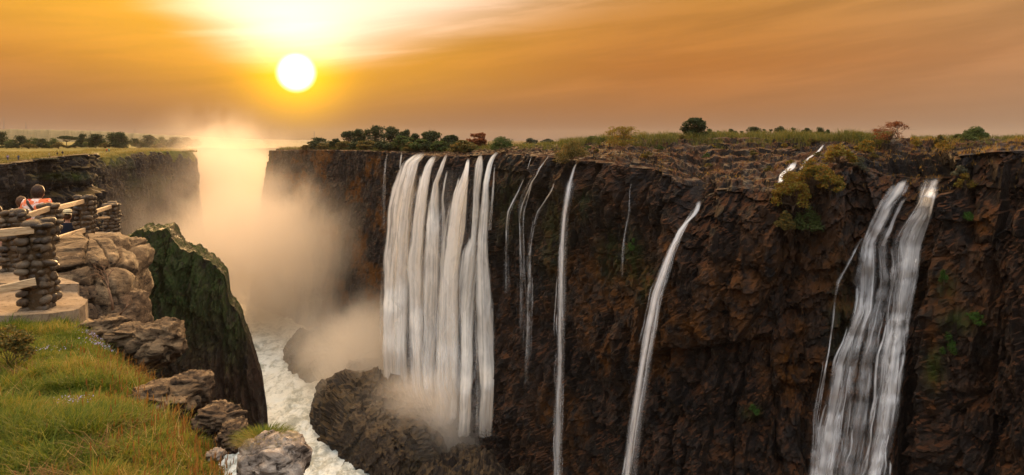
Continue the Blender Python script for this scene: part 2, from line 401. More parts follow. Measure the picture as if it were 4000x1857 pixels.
def platR(S, b, U, Zl, x0, y0, z0, R):
    r = np.hypot(x0, y0); zb = smooth1(R[:, 3], 31)[None, :]; bb = smooth1(R[:, 4], 31)[None, :]
    s0 = S[:1]
    sw, bw = s0+2*fbm(s0/7+0*b, b/7+0*s0, 0, 3, 90), b+2*fbm(s0/7+0*b, b/7+0*s0, 4., 3, 94)
    wb = b+(6.*fbm(s0/12+0*b, b/10+0*s0, 0, 4, 91)+6.*facet(sw/5.5, bw/4.5, 97, .4)+2.5*facet(sw/2.2, bw/2., 98, .6))*sstep(0, 6, b)
    q = np.clip(wb/bb, 0, 1.)
    n = 7.; qs = q*n+.5*fbm(s0/18+0*b, 0*b+0*s0, 0, 2, 96); fr = qs-np.floor(qs); T = np.clip((np.floor(qs)+sstep(.7, 1., fr))/n, 0, 1)
    T = .7*T+.3*q
    z = z0+(zb-z0)*T+(.8*facet(sw/1.6, bw/1.6, 99, 1.)+.5*fbm(s0/2.5+0*b, b/2.5+0*s0, 3., 4, 92))*sstep(0, 1.5, b)*sstep(75, 30, b)
    z = z+(-3.-z)*sstep(150, 2500, b)+.5*fbm(s0/40+0*b, b/40+0*s0, 0, 2, 5)*sstep(30, 80, b)*sstep(900, 100, b)
    return (*fan(b, x0, y0, R), z)
def moss_glowR(x, y, z, U):
    a = sstep(-.15, .35, fbm(x/16, z/13, y/16, 3, 61))
    band = np.interp(U, [1060, 1450, 1540, 1900, 2100, 2350, 2700, 3100, 3350, 3450, 3700, 4000], [2.2, 2.0, .05, .05, .35, .6, .55, .35, .5, .15, .4, .15])*np.maximum(np.interp(z, [-105, -70, -25, -16, -8], [.55, 1, 1, .35, .1]), sstep(1560, 1500, U))  # moss by column; on the far cliff, warm mist glow painted as orange
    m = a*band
    for (uc, vc, su, sv, w_) in ((2700, 1280, 90, 60, 1.), (2900, 1170, 110, 60, .4), (3080, 1440, 50, 110, 1.), (3130, 1250, 40, 80, .7), (3840, 870, 40, 40, 1.2), (2370, 1400, 30, 60, .9), (2600, 950, 60, 60, .5), (2330, 1050, 60, 100, .6), (2140, 1600, 50, 90, .7), (3640, 1400, 25, 200, .6)):
        v = HV-z*F/np.maximum(y, 5); m = np.maximum(m, w_*np.exp(-((U-uc)/su)**2-((v-vc)/sv)**2)*1.1)
    g = np.zeros_like(m); v = HV-z*F/np.maximum(y, 5)
    for (uc, vc, su, sv, w_) in ((2160, 900, 60, 160, .55), (2390, 1000, 50, 90, .7), (2470, 1010, 40, 90, .9), (2530, 1120, 40, 90, .6), (3650, 1440, 35, 70, 1.), (3740, 1260, 60, 40, .9), (2935, 1610, 30, 22, 1.2), (1990, 800, 60, 140, .5), (3690, 1120, 40, 50, .6), (2280, 800, 40, 60, .5), (3300, 1250, 60, 200, .35)):
        g = np.maximum(g, w_*np.exp(-((U-uc)/su)**2-((v-vc)/sv)**2))
    return np.clip(m, 0, 2), np.clip(g, 0, 1)
spR = lambda Y: np.interp(Y, [80, 120, 200, 260, 330, 430, 470, 700], [.6, .3, .36, .5, .55, .6, 1.5, 4.])
cliff_R, VR, FR = cliff('cliff', ptsR, 1, -109., spR, .42, dispR, platR, M_right, moss_glowR, blR, 41, lambda U, R, py: (R[:, 1] < 428)[None, :] & ~((U < 1275) & (py > 640)))
cliff_R.name = 'cliff'; tag(cliff_R, kind='structure')

# --- left rim: brown wall by the spray, dark bluff nearer
tabL = np.array([(766, 1300, 580, 0), (767, 470, 590, 0), (763, 446, 592, 0), (690, 432, 592, 0), (600, 418, 593, 0), (500, 392, 600, 0), (430, 368, 616, 0), (345, 335, 622, 0), (322, 318, 618, 1), (316, 264, 604, 1), (300, 256, 604, 1), (200, 246, 614, 1), (100, 234, 626, 1), (0, 222, 642, 1), (-400, 190, 650, 1), (-1300, 130, 650, 1)], float)
ptsL = np.stack([(tabL[:, 0]-CU)/F*tabL[:, 1], tabL[:, 1], -(tabL[:, 2]-HV)/F*tabL[:, 1], tabL[:, 3]], 1)
def dispL(S, h, U, Z):
    near = sstep(335, 310, U)
    d = rock_disp(S, h, 1., 8, .8)*(.6+.4*near)+(1-near)*1.6*fbm(S/6, h/70, 0, 4, 71)+.10*h
    d += near*(5.*sstep(13, 15.5, h+1.5*fbm(S/5, 0, 0, 3, 4))*sstep(120, 180, U)-1.2*sstep(9, 12, h))
    d += (1-near)*3*np.exp(-((U-400)/45)**2)*sstep(4, 20, h)
    d -= np.clip(1-h/8., 0, 1)**2*3.*(1-near)
    return d
blL = np.concatenate([np.arange(0, 12, .6), np.geomspace(12, 9000, 34)])
def platL(S, b, U, Zl, x0, y0, z0, R):
    r = np.hypot(x0, y0); s0 = S[:1]
    z = z0+(.8*fbm(s0/3+0*b, b/3+0*s0, 0, 4, 12))*sstep(0, 1, b)*sstep(14, 5, b)+.7*fbm(s0/25+0*b, b/25+0*s0, 0, 3, 13)*sstep(3, 30, b)
    z = z+(-6.6-z)*sstep(5, 120, b)
    return (*fan(b, x0, y0, R), z)
def mossL(x, y, z, U):
    v = HV-z*F/np.maximum(y, 5)
    m = sstep(0., .5, fbm(x/14, z/14, y/14, 3, 66))*.4*np.interp(z, [-60, -15], [0, 1])
    m = np.maximum(m, np.exp(-((U-250)/90)**2-((v-690)/14)**2)*1.3)
    m = np.maximum(m, np.exp(-((U-440)/40)**2-((v-625)/25)**2))
    return np.clip(m, 0, 1), np.clip(m*.7, 0, 1)
spL = lambda Y: np.interp(Y, [150, 220, 330, 450, 480, 700], [1.5, .4, .55, .65, 1.5, 4.])
M_field = None
cliff_L, VL, FL = cliff('cliff', ptsL, -1, -109., spL, .55, dispL, platL, M_left, mossL, blL, 21, lambda U, R, py: (R[:, 1] < 445)[None, :] & (py > 0))
cliff_L.name = 'cliff'; tag(cliff_L, kind='structure')
# grassy field material on the level ground of the left rim, red-brown rock and dry grass on the right rim
def mat_plain(name, a, b, c):
    k = NT(name); p = k.pos(); n1 = k.noise(p, .04, 5, .6); n2 = k.noise(k.pos((.25, 1, 1)), .6, 5, .7); n3 = k.noise(p, 4., 4, .7)
    col = k.mix(k.mr(n1, .4, .6), a, b); col = k.mix(k.mr(n2, .5, .72), col, c); col = k.mix(k.mr(n3, .45, .7, 0, .6), col, tuple(x*.45 for x in a))
    return k.done(k.bsdf(col, .95, .1, k.bump(k.math('ADD', n2, n3), .8, .4)))
M_field = mat_plain('dry_grass_field', (.16, .125, .03), (.10, .10, .022), (.24, .175, .05))
M_scrub = mat_plain('scrub_plain', (.055, .024, .010), (.045, .045, .012), (.09, .05, .015))
def assign_flat(o, V, fc, mat, far_only):
    me = o.data; me.materials.append(mat); cz = V[fc[:, 0]]; mi = far_only(V[fc].mean(1)).astype(np.int32); me.polygons.foreach_set('material_index', mi)
LIPL = np.interp
def isfieldL(c):
    U = CU+F*c[:, 0]/np.maximum(c[:, 1], 1); Yl = np.interp(U, tabL[::-1, 0], tabL[::-1, 1]); return (c[:, 1] > Yl+np.where(U < 330, 9, 3)+3*fbm(c[:, 0]/5, c[:, 1]/5, 0, 3)) & (c[:, 2] > -14)
assign_flat(cliff_L, VL, FL, M_field, isfieldL)
def isplainR(c):
    U = CU+F*c[:, 0]/np.maximum(c[:, 1], 1); o_ = np.argsort(tabR[2:, 0]); Yl = np.interp(U, tabR[2:, 0], tabR[2:, 1]); bb = np.interp(U, tabR[2:, 0], tabR[2:, 4])
    return (c[:, 1] > Yl+bb*np.interp(U, [1500, 1600], [.25, 1.]) +4*fbm(c[:, 0]/6, c[:, 1]/6, 0, 3))
assign_flat(cliff_R, VR, FR, M_scrub, isplainR)

# --- green knife-edge spur standing in the gorge
prof = np.array([(300, 985, 186), (430, 960, 196), (500, 925, 202), (520, 906, 204), (555, 892, 207), (566, 908, 208), (585, 902, 209), (640, 897, 213), (660, 908, 215), (672, 925, 216), (700, 962, 218), (722, 972, 220), (740, 985, 221), (752, 980, 222), (765, 975, 223), (775, 994, 224), (800, 1008, 226), (830, 1030, 228), (850, 1048, 229), (882, 1080, 232), (890, 1130, 232.5), (893, 1185, 233), (930, 1225, 235), (950, 1285, 237), (975, 1335, 239), (1003, 1420, 241), (1020, 1475, 242), (1032, 1530, 243), (1042, 1590, 244), (1046, 1660, 244.5), (1049, 1712, 245)], float)
uu = np.arange(300, 1049.5, 1.8); pv = np.interp(uu, prof[:, 0], prof[:, 1]); pY = np.interp(uu, prof[:, 0], prof[:, 2])
pv = smooth1(pv, 9)+9*fbm(uu/17, 0, 0, 4, 5)*sstep(1045, 1000, uu)
X0 = (uu-CU)/F*pY; Zt = -(pv-HV)/F*pY; dd = np.array([.38, .925])
hh = np.linspace(0, 1, 240)[:, None]; ztop = Zt[None, :]
zf = -109+(ztop+109)*hh; hdep = ztop-zf; S = np.cumsum(np.hypot(np.gradient(X0), np.gradient(pY)))[None, :]+0*hh
dn = 1.1*rock_disp(S, hdep+20, .9, 15, 1.)+2.6*fbm(S/2.6, hdep/26, 0, 4, 37)+1.6*fbm(S/6, hdep/5, 0, 4, 39)+1.5*facet(S/1.7, hdep/4., 53, 1.4)+.9*facet(S/.8, hdep/1.6, 54, 1.5)+.10*hdep
dn = dn*sstep(0, 3.5, ztop+109)*(.35+.65*sstep(0, 7, hdep))
fx = X0[None, :]+.25*dn*.3; fy = pY[None, :]-dn*.95
th = (17*np.sqrt(np.clip(1-(uu/1049.)**6, 0, 1))+.2)[None, :]
fz = .5*facet(S[:1]/1.5, 0*S[:1], 57, .5); cr = np.linspace(.10, .9, 7)[:, None]
cx = fx[-1:]-.35*th*cr; cyy = fy[-1:]+th*cr+.0; cz = ztop+.8*fbm(S[:1]/1.2+0*cr, cr*8, 0, 3, 44)-.5*cr
bx = fx[-1:]-.35*th*(1+0*hh)-.02*hdep[::-1]; by = fy[-1:]+th+(.12*hdep+.8*fbm(S/4, hdep/8, 5., 3, 48))[::-1]*np.minimum(1, th/4); bz = zf[::-1]
ax, ay, az_ = np.concatenate([fx, cx, bx]), np.concatenate([fy, cyy, by]), np.concatenate([zf, cz, bz])
vv = HV-az_*F/ay; hd = np.concatenate([hdep, 0*cz, hdep[::-1]])
Us = np.broadcast_to(uu[None, :], ax.shape)
mm = np.clip(sstep(26, 4, hd+12*fbm(ax/6, az_/9, 0, 3, 3))*sstep(1000, 900, Us)*1.1, 0, 1)
mm = np.maximum(mm, np.exp(-((Us-800)/110)**2-((vv-1180)/170)**2)*.7)
gg = np.clip(np.exp(-((Us-700)/170)**2-((vv-1130)/190)**2)*1.2, 0, 1)
ridge = mesh_np('ridge', np.stack([ax, ay, az_], -1), [grid_faces(*ax.shape)], [M_spur], attrs={'moss': mm, 'green': gg})
tag(ridge, kind='structure')

# --- river
k = NT('white_water'); p = k.pos((1, .6, 1)); n1 = k.noise(p, .12, 6, .62, 1.2); n2 = k.noise(p, .5, 6, .65, 1.5)
f = k.math('ADD', k.math('MULTIPLY', n1, .6), k.math('MULTIPLY', n2, .4))
col = k.mix(k.mr(f, .40, .55), (.30, .32, .27), (.70, .71, .64))
M_river = k.done(k.bsdf(col, k.mr(f, .4, .6, .35, .9), .4, k.bump(n2, .7, .8)))
gx, gy = np.meshgrid(np.arange(-180, 40, .7), np.concatenate([np.arange(150, 420, .8), np.geomspace(420, 1400, 120)]))
wv = 1.3*fbm(gx/9+.4*fbm(gx/8, gy/8, 0, 2), gy/14, 0, 4, 81)+.6*(1-np.abs(fbm(gx/3.5, gy/6, 1., 3, 83)))**2*2
gx2 = gx*np.interp(gy, [400, 1400], [1, 3.2])
river = mesh_np('river', np.stack([gx2, gy, -106+wv], -1), [grid_faces(*gx.shape)], [M_river], smooth=True); tag(river, kind='structure')

# --- far plain beyond the gorge and wooded hills
k = NT('far_woodland'); n = k.noise(k.pos((1, 1, 2)), .02, 6, .7)
M_far = k.done(k.bsdf(k.mix(k.mr(n, .35, .65), (.030, .040, .018), (.075, .07, .035)), .95, .1))
gx, gy = np.meshgrid(np.linspace(-1, 1, 200), np.geomspace(1290, 12000, 50)); gxx = gx*gy*.55-.35*gy
zz_ = -14+3*fbm(gxx/90, gy/90, 0, 3, 4); zz_[0] = -112
terr = mesh_np('terrain', np.stack([gxx, gy, zz_], -1), [grid_faces(*gx.shape)], [M_far]); tag(terr, kind='structure')
# hills: long low wooded ridge on the left, knobbly with tree crowns
hu = np.arange(-700, 1500, 1.6); Yh = 5200.
hv = np.interp(hu, [-700, 0, 60, 130, 250, 320, 420, 500, 560, 700, 800, 1000, 1200, 1500], [500, 508, 505, 507, 509, 512, 514, 521, 523, 531, 536, 545, 549, 551])
hv = hv-1.3*fbm(hu/16, 0, 0, 3, 5)-2.*np.maximum(0, fbm(hu/22, 0, 0, 2, 8))
rows = []
for q_, dY in ((0, -900), (.55, -500), (.85, -200), (1., 0), (.8, 500), (0, 1500)):
    Yq = Yh+dY; zt = -(hv-HV)/F*Yh; rows.append(np.stack([(hu-CU)/F*Yq, Yq+40*fbm(hu/20, q_, 0, 2), -16+(zt+16)*q_+(4*fbm(hu/5, dY/90., 0, 3)*q_ if 0 < q_ < 1 else 0)], -1))
hl = np.stack(rows); hills = mesh_np('hills', hl, [grid_faces(*hl.shape[:2])], [M_far], smooth=True); tag(hills, kind='structure')

# --- rocks in the gorge floor
def mound(name, cx, cy, rx, ry, hgt, rot, k, mat, sp=.55, pw=2.2, sharp=1., base=-108):
    n = int(2.3*max(rx, ry)/sp); n2_ = n; a, b = np.meshgrid(np.linspace(-1.15, 1.15, n), np.linspace(-1.15, 1.15, n))
    lx, ly = a*rx, b*ry; x = cx+lx*math.cos(rot)-ly*math.sin(rot); y = cy+lx*math.sin(rot)+ly*math.cos(rot)
    r = np.hypot(a, b)+.20*fbm(x/(rx*.5), y/(rx*.5), k*1., 3, k)
    e = np.clip(1-np.clip(r, 0, 2)**pw, 0, 1)**.75
    c1 = facet(x/5.+.4*fbm(x/4, y/4, 0, 2), y/5., k+3, 1.6); c2 = facet(x/1.9+.2*y/1.9, y/1.9, k+9, 1.6); c3 = facet(x/.9, y/.9, k+13, 1.5)
    z = base+e*hgt*(1+.25*fbm(x/9, y/9, 0, 3, k+1))+np.minimum(1, e*3)*sharp*(2.6*c1+1.2*c2+.5*c3+2.4*fbm(x/7, y/7, 0, 4, k+2))
    z = np.where(e <= 0, base-2, z)
    m = sstep(.0, .5, fbm(x/8, y/8, 0, 3, k+6))*.35
    me_ = mesh_np(name, np.stack([x, y, z], -1), [grid_faces(n, n)], [mat], attrs={'moss': m, 'green': 0*m})
    return place(me_, (cx, cy, base))
def crag(name, c, r, rot, seed, mat, pw=.7, res=(220, 120), amp=1.):
    V, q, t = sphere_vf(*res); n = np.sign(V)*np.abs(V)**pw; W = n*np.array(r); rad = np.linalg.norm(W, axis=1)[:, None]; dirn = W/rad
    x, y, z = W.T
    d = 2.2*fbm(x/11+seed, y/11, z/11, 4, 3)+2.6*facet(x/5.5+z/9+seed, y/5.5-z/7, seed, 1.)+1.5*facet(x/2.6-z/5, y/2.6+z/4+seed, seed+3, 1.3)+.45*facet(x/1.2+z/2.2, y/1.2-z/2., seed+6, 1.5)+.5*fbm(x/1.5, y/1.5, z/1.5, 3, 9)
    W = W+dirn*(d*amp)[:, None]; ca, sa = math.cos(rot), math.sin(rot); W = np.stack([W[:, 0]*ca-W[:, 1]*sa, W[:, 0]*sa+W[:, 1]*ca, W[:, 2]], 1)
    m = sstep(.0, .5, fbm(x/8, y/8, z/8, 3, seed+6))*.5
    o = mesh_np(name, W, [q, t], [mat], attrs={'moss': m, 'green': 0*m}); o.location = c; return o
M_rock = mat_cliff('wet_rock', (.018, .013, .010), (.046, .030, .019), (.095, .063, .038), (.085, .055, .026), (.06, .04, .012), (.03, .045, .008), 1.3)
tag(crag('rock_island', (-48, 240, -109), (18, 38, 21), .60, 101, M_rock, .68), 'big rugged brown rock island in the river below the curtain falls', 'rock')
tag(crag('rock_island', (-93, 320, -110), (14, 30, 16), .45, 131, M_rock), 'misty rock spur in mid river upstream of the big rugged island', 'rock')
tag(crag('rock_island', (-62, 282, -109), (12, 14, 14), .1, 151, M_rock, res=(140, 80)), 'low rock half lost in spray behind the big rugged island', 'rock')
tag(mound('rock_talus', -8, 196, 24, 30, 13, .5, 171, M_rock, .45), 'heap of broken dark blocks at the cliff foot beneath the thin falls', 'rock')
tag(crag('wet_boulder', (-24.5, 250, -106), (6, 5, 6), .4, 191, M_rock, .8, (90, 50), .5), 'wet boulder at the foot of the curtain falls', 'rock')
tag(crag('wet_boulder', (-33, 260, -106), (5, 4, 5), .1, 197, M_rock, .8, (90, 50), .45), 'smaller wet boulder standing in spray under the falls', 'rock')
# pool between island and falls lies on the river sheet
# ------------------------------------------------------------------ spray and haze
def mist(name, c, r, dens, k_, label, aniso=.55, sc=.035, thr=(.36, .62), col=(1, .90, .76), pw=1.5, stretch=(1, 1, .8)):  # col: white spray tinted warm, golden light put into its colour
    V, q, t = sphere_vf(20, 12)
    o = mesh_np(name, V*np.array(r), [q, t], [], smooth=True); o.location = c
    k = NT('spray_'+str(k_)); tc = k.t.nodes.new('ShaderNodeTexCoord')
    sc_ = k.t.nodes.new('ShaderNodeMapping'); sc_.inputs['Scale'].default_value = tuple(1./x for x in r); k.t.links.new(tc.outputs['Object'], sc_.inputs[0])
    ln = k.t.nodes.new('ShaderNodeVectorMath'); ln.operation = 'LENGTH'; k.t.links.new(sc_.outputs[0], ln.inputs[0])
    e = k.math('POWER', k.mr(ln.outputs['Value'], 1., .15), pw)
    mp = k.t.nodes.new('ShaderNodeMapping'); mp.inputs['Scale'].default_value = stretch; mp.inputs['Location'].default_value = (k_*13.7, k_*5.1, 0); k.t.links.new(tc.outputs['Object'], mp.inputs[0])
    n = k.noise(mp.outputs[0], sc, 4, .55, .6)
    # billows: the noise eats into the cloud more towards its rim
    d = k.mr(k.math('ADD', n, k.math('MULTIPLY', e, .22)), thr[0]+.10, thr[1]+.14)
    d = k.math('MULTIPLY', k.math('MULTIPLY', d, e), dens)
    v = k.t.nodes.new('ShaderNodeVolumePrincipled'); v.inputs['Color'].default_value = (*col, 1); v.inputs['Anisotropy'].default_value = aniso
    k.t.links.new(d, v.inputs['Density'])
    o.data.materials.append(k.done(None, v.outputs[0]))
    return tag(o, label, 'mist', kind='stuff')
mist('mist', (-212, 490, -40), (80, 95, 86), .036, 1, 'tall plume of spray rising from the gorge under the sun', .25, .034, (.30, .56))
mist('mist', (-136, 386, -66), (128, 112, 74), .055, 2, 'golden spray drifting along the gorge before the far cliff', .35, .036, (.31, .58))
mist('mist', (-60, 290, -94), (62, 66, 42), .075, 3, 'white spray at the foot of the curtain falls', .3, .05, (.32, .58), pw=1.8, col=(1, .94, .85))
mist('mist', (-20, 227, -94), (46, 27, 28), .16, 4, 'low white spray where the curtain falls land among boulders', .3, .06, (.22, .54), col=(1, .95, .88), pw=1.7)
k = NT('haze'); v = k.t.nodes.new('ShaderNodeVolumePrincipled'); v.inputs['Color'].default_value = (.5, .45, .42, 1); v.inputs['Density'].default_value = .000032; v.inputs['Anisotropy'].default_value = .2
mb = MB(); x0, x1, y0, y1, z0, z1 = -9000, 9000, -60, 13000, -116, 190
Vb = [(x, y, z) for z in (z0, z1) for y in (y0, y1) for x in (x0, x1)]
mb.add(Vb, [(0, 2, 3, 1), (4, 5, 7, 6), (0, 1, 5, 4), (2, 6, 7, 3), (0, 4, 6, 2), (1, 3, 7, 5)])
tag(mb.build('haze', k.done(None, v.outputs[0])), kind='stuff')
# ------------------------------------------------------------------ waterfalls, laid down the real rock face
BIN = 8
def depth_map(V):
    m = np.full((330, 620), 1e9); v = V[V[:, 1] > 5]; u = CU+F*v[:, 0]/v[:, 1]; w_ = HV-F*v[:, 2]/v[:, 1]
    i = (w_/BIN).astype(int); j = (u/BIN).astype(int); ok = (i >= 0) & (i < 330) & (j >= 0) & (j < 620)
    np.minimum.at(m, (i[ok], j[ok]), v[ok, 1])
    for _ in range(6):
        hole = m > 1e8
        if not hole.any(): break
        pd = np.pad(m, 1, constant_values=1e9); nb = np.min([pd[:-2, 1:-1], pd[2:, 1:-1], pd[1:-1, :-2], pd[1:-1, 2:]], 0); m = np.where(hole, nb, m)
    return m
DMR = depth_map(VR); DML = depth_map(VL)
def depth_at(u, v, m=None):
    m = DMR if m is None else m
    i = np.clip((np.asarray(v)/BIN).astype(int), 0, 329); j = np.clip((np.asarray(u)/BIN).astype(int), 0, 619); return m[i, j]
def runmin(a, n):
    p = np.pad(a, n, mode='edge'); return np.min([p[i:i+len(a)] for i in range(2*n+1)], 0)
def mat_water(name, col, dens, streak, fine=1., soft=.5):
    k = NT(name); ft, fs, fe, fa = k.attr('ft'), k.attr('fs'), k.attr('fe'), k.attr('fa')
    def cvec(a, b_):
        cb = k.t.nodes.new('ShaderNodeCombineXYZ'); k.set(cb.inputs[0], k.math('MULTIPLY', ft, a*fine)); k.set(cb.inputs[1], k.math('MULTIPLY', fs, b_)); k.set(cb.inputs[2], k.attr('fk')); return cb.outputs[0]
    n1 = k.noise(cvec(.75, .022), 1., 4, .55, .5); n2 = k.noise(cvec(2.6, .06), 1., 2, .5, .4); n3 = k.noise(cvec(.55, .16), 1., 3, .6, .8)
    n = k.math('ADD', k.math('MULTIPLY', n1, .55), k.math('ADD', k.math('MULTIPLY', n2, .2), k.math('MULTIPLY', n3, .25)))
    a = k.math('ADD', k.mr(n, .36, .58, 1-streak, 1.), dens-1.)
    edge = k.mr(k.math('ADD', fe, k.math('MULTIPLY', k.math('SUBTRACT', n1, .5), 1.0)), .0, soft)
    a = k.math('MULTIPLY', k.math('MULTIPLY', a, edge), fa, clamp=True)
    c = k.mix(k.mr(n, .34, .58), tuple(x*.86 for x in col), col)
    b = k.bsdf(c, .75, .2, k.bump(n1, .15, .5)); tr = k.n('BsdfTranslucent'); k.set(tr.inputs[0], c)
    m1 = k.n('MixShader'); m1.inputs[0].default_value = .35; k.t.links.new(b, m1.inputs[1]); k.t.links.new(tr.outputs[0], m1.inputs[2])
    tp = k.n('BsdfTransparent'); m2 = k.n('MixShader'); k.set(m2.inputs[0], a); k.t.links.new(tp.outputs[0], m2.inputs[1]); k.t.links.new(m1.outputs[0], m2.inputs[2])
    return k.done(m2.outputs[0])
M_fall = mat_water('falling_water', (.88, .84, .77), .98, .40, 1., .55)
M_veil = mat_water('thin_water', (.78, .78, .77), .75, .85, 2., .8)
M_casc = mat_water('cascade_water', (.90, .91, .92), .95, .70, 1.3, .95)
GF = 'white curtains of the main falls'
_k = [0]
def band(rows, n, seed, wmin, wmax, lmin, lmax, a=(.3, .9)):
    """many narrow strands of water inside the band given by rows"""
    rg = np.random.default_rng(seed); r = np.array([(*x, 1.)[:4] for x in rows], float); out = []
    for i in range(n):
        L = rg.uniform(lmin, lmax); v0 = rg.uniform(r[0, 0], max(r[0, 0]+5, r[-1, 0]-lmin*.7)); v1 = min(v0+L, r[-1, 0]); t0 = rg.uniform(.06, .94); w = rg.uniform(wmin, wmax); al = rg.uniform(*a); vs = np.linspace(v0, v1, 7); ph = rg.random()*50; st = []
        for k_, v in enumerate(vs):
            uL, uR, fa = [np.interp(v, r[:, 0], r[:, q]) for q in (1, 2, 3)]; t = t0+.10*float(fbm(v/70., ph, 0, 2, 5)); u = uL+(uR-uL)*t; ww = w*(.7+.5*k_/6); f = al*fa*(1-(k_/6)**3)*(1 if k_ else .6)
            st.append((v, u-ww/2, u+ww/2, f))
        out.append(st)
    return out
def fall(strands, mat, label, group=None, name='waterfall', follow=False, off=1.0, bulge=.30, dm=None, Yc=None, parts=False):
    """strands: list of rows (v, uL, uR[, strength]); one sheet of water per strand, joined in one body."""
    if group == GF: strands = widen(strands)
    Vs, Fs, A = [], [], {'ft': [], 'fs': [], 'fe': [], 'fa': [], 'fk': []}; n0 = 0
    for row in strands:
        r = np.array([(*x, 1.)[:4] for x in row], float); v = np.arange(r[0, 0], r[-1, 0]+1, 5.)
        uL, uR, fa = [smooth1(np.interp(v, r[:, 0], r[:, i]), 5) for i in (1, 2, 3)]
        uc = .5*(uL+uR)
        if Yc is not None: Y = np.full(len(v), float(Yc))
        else:
            Y = np.min([depth_at(uL*q+uR*(1-q), v, dm) for q in (.2, .5, .8)], 0); Y = np.where(Y > 1e8, np.nan, Y)
            Y = np.interp(v, v[~np.isnan(Y)], Y[~np.isnan(Y)])
            if follow: Y = smooth1(runmin(Y, 3), 9)-off
            else: Y = smooth1(np.minimum.accumulate(runmin(Y, 2)), 25)-off*np.clip((v-v[0])/60, .5, 1.4)
        _k[0] += 1; kk = _k[0]*3.7
        wm = (uR-uL)/F*Y; m = int(np.clip(wm.max()*3.2, 9, 60)); t = np.linspace(-1, 1, m)[None, :]
        s = np.concatenate([[0], np.cumsum(np.hypot(np.diff(v)/F*Y[1:], np.diff(Y)*.6))])[:, None]
        ftm = t*wm[:, None]/2
        ruf = .40*fbm(ftm*.8+kk, s*.025, kk, 3, 5)*np.minimum(1, wm[:, None]/3)+.25*fbm(ftm*2.2+kk, s*.05, kk, 2, 6)*np.minimum(1, wm[:, None]/3)
        if follow: ruf = ruf+.5*fbm(ftm*.8, s*.35, kk, 3, 9)*np.minimum(1, wm[:, None]/3)
        Yg = Y[:, None]-bulge*wm[:, None]*(1-t*t)-ruf
        ug = uc[:, None]+t*(uR-uL)[:, None]/2+fbm(s*.09, t*1.3+kk, 0, 3, 8)*np.minimum(6, .12*(uR-uL))[:, None]
        X = (ug-CU)/F*Y[:, None]; Z = -(v[:, None]-HV)/F*Y[:, None]+0*t
        front = np.stack([X, Yg, Z], -1); back = np.stack([X, np.maximum(Yg, Y[:, None])+.12+.0*X, Z], -1)[:, [0, -1]]
        Vs.append(front.reshape(-1, 3)); Fs.append(grid_faces(len(v), m)+n0); n0 += len(v)*m
        endf = sstep(0, 22, v-v[0])*(1 if v[-1] > 1840 else 1)
        A['ft'].append(ftm+0*s); A['fs'].append(s+0*t); A['fe'].append(1-np.abs(t)+0*s); A['fa'].append((fa*endf)[:, None]+0*t); A['fk'].append(kk+0*X)
    V = np.concatenate(Vs)
    o = mesh_np(name, V, [np.concatenate(Fs)], [mat], smooth=True, attrs={a: np.concatenate([x.ravel() for x in b]) for a, b in A.items()})
    lo = V[V[:, 2].argmin()]; place(o, tuple(lo))
    return tag(o, label, 'waterfall', group)
def widen(st, f=.06):
    return [[(r[0], r[1]-(r[2]-r[1])*f*min(1, max(0, (r[0]-600)/120)), r[2]+(r[2]-r[1])*f*.6*min(1, max(0, (r[0]-600)/120)), (r[3] if len(r) > 3 else 1.)*1.) for r in row] for row in st]
fall([[(594, 1640, 1668, .9), (612, 1600, 1660), (634, 1572, 1640), (680, 1552, 1634), (730, 1532, 1628), (843, 1511, 1612), (1031, 1494, 1598), (1215, 1488, 1600), (1340, 1490, 1590, .95), (1460, 1492, 1595, .7), (1540, 1495, 1600, .1)],
      [(600, 1650, 1668), (634, 1600, 1640), (730, 1570, 1625), (843, 1552, 1612), (1031, 1540, 1598), (1340, 1535, 1600, .9), (1540, 1540, 1605, .1)],
      [(592, 1566, 1572, .7), (660, 1558, 1566, .3)]], M_fall, 'broadest white curtain of water, first to leave the far cliff', GF)
fall([[(606, 1690, 1712, .9), (625, 1672, 1705), (650, 1657, 1692), (696, 1642, 1680), (738, 1630, 1676), (851, 1612, 1670), (1010, 1596, 1660), (1215, 1598, 1660), (1400, 1598, 1662, .9), (1500, 1598, 1665, .7), (1580, 1598, 1668, .1)],
      [(680, 1640, 1668, .6), (851, 1625, 1660, .9), (1400, 1615, 1650, .7), (1490, 1615, 1650, .1)]], M_fall, 'narrow white curtain beside the broadest one', GF)
fall([[(600, 1742, 1752, .9), (642, 1722, 1740), (659, 1716, 1736), (717, 1690, 1714), (800, 1675, 1716), (884, 1664, 1726), (1047, 1655, 1722), (1215, 1655, 1712), (1400, 1650, 1704, .9), (1520, 1650, 1702, .7), (1610, 1650, 1700, .1)],
      [(663, 1745, 1753, .5), (717, 1733, 1741, .7), (780, 1724, 1733, .6), (843, 1726, 1742, .4), (1000, 1720, 1740, .2)]], M_fall, 'white curtain with a thin side trickle between two wider curtains', GF)
fall([[(617, 1826, 1834, 1.), (671, 1808, 1833), (700, 1796, 1830), (755, 1766, 1824), (822, 1750, 1822), (884, 1738, 1816), (926, 1734, 1810), (1047, 1722, 1796), (1215, 1710, 1797), (1358, 1703, 1795), (1500, 1698, 1790, .9), (1600, 1694, 1785, .7), (1660, 1690, 1785, .2)],
      [(671, 1822, 1833, .8), (755, 1800, 1826, .8), (884, 1785, 1820, .8), (1047, 1765, 1795, .9), (1358, 1762, 1796, .8), (1640, 1755, 1790, .3)],
      [(690, 1790, 1800, .6), (740, 1778, 1788, .7), (800, 1766, 1776, .3)]], M_fall, 'white curtain that starts as a sharp point and widens below', GF)
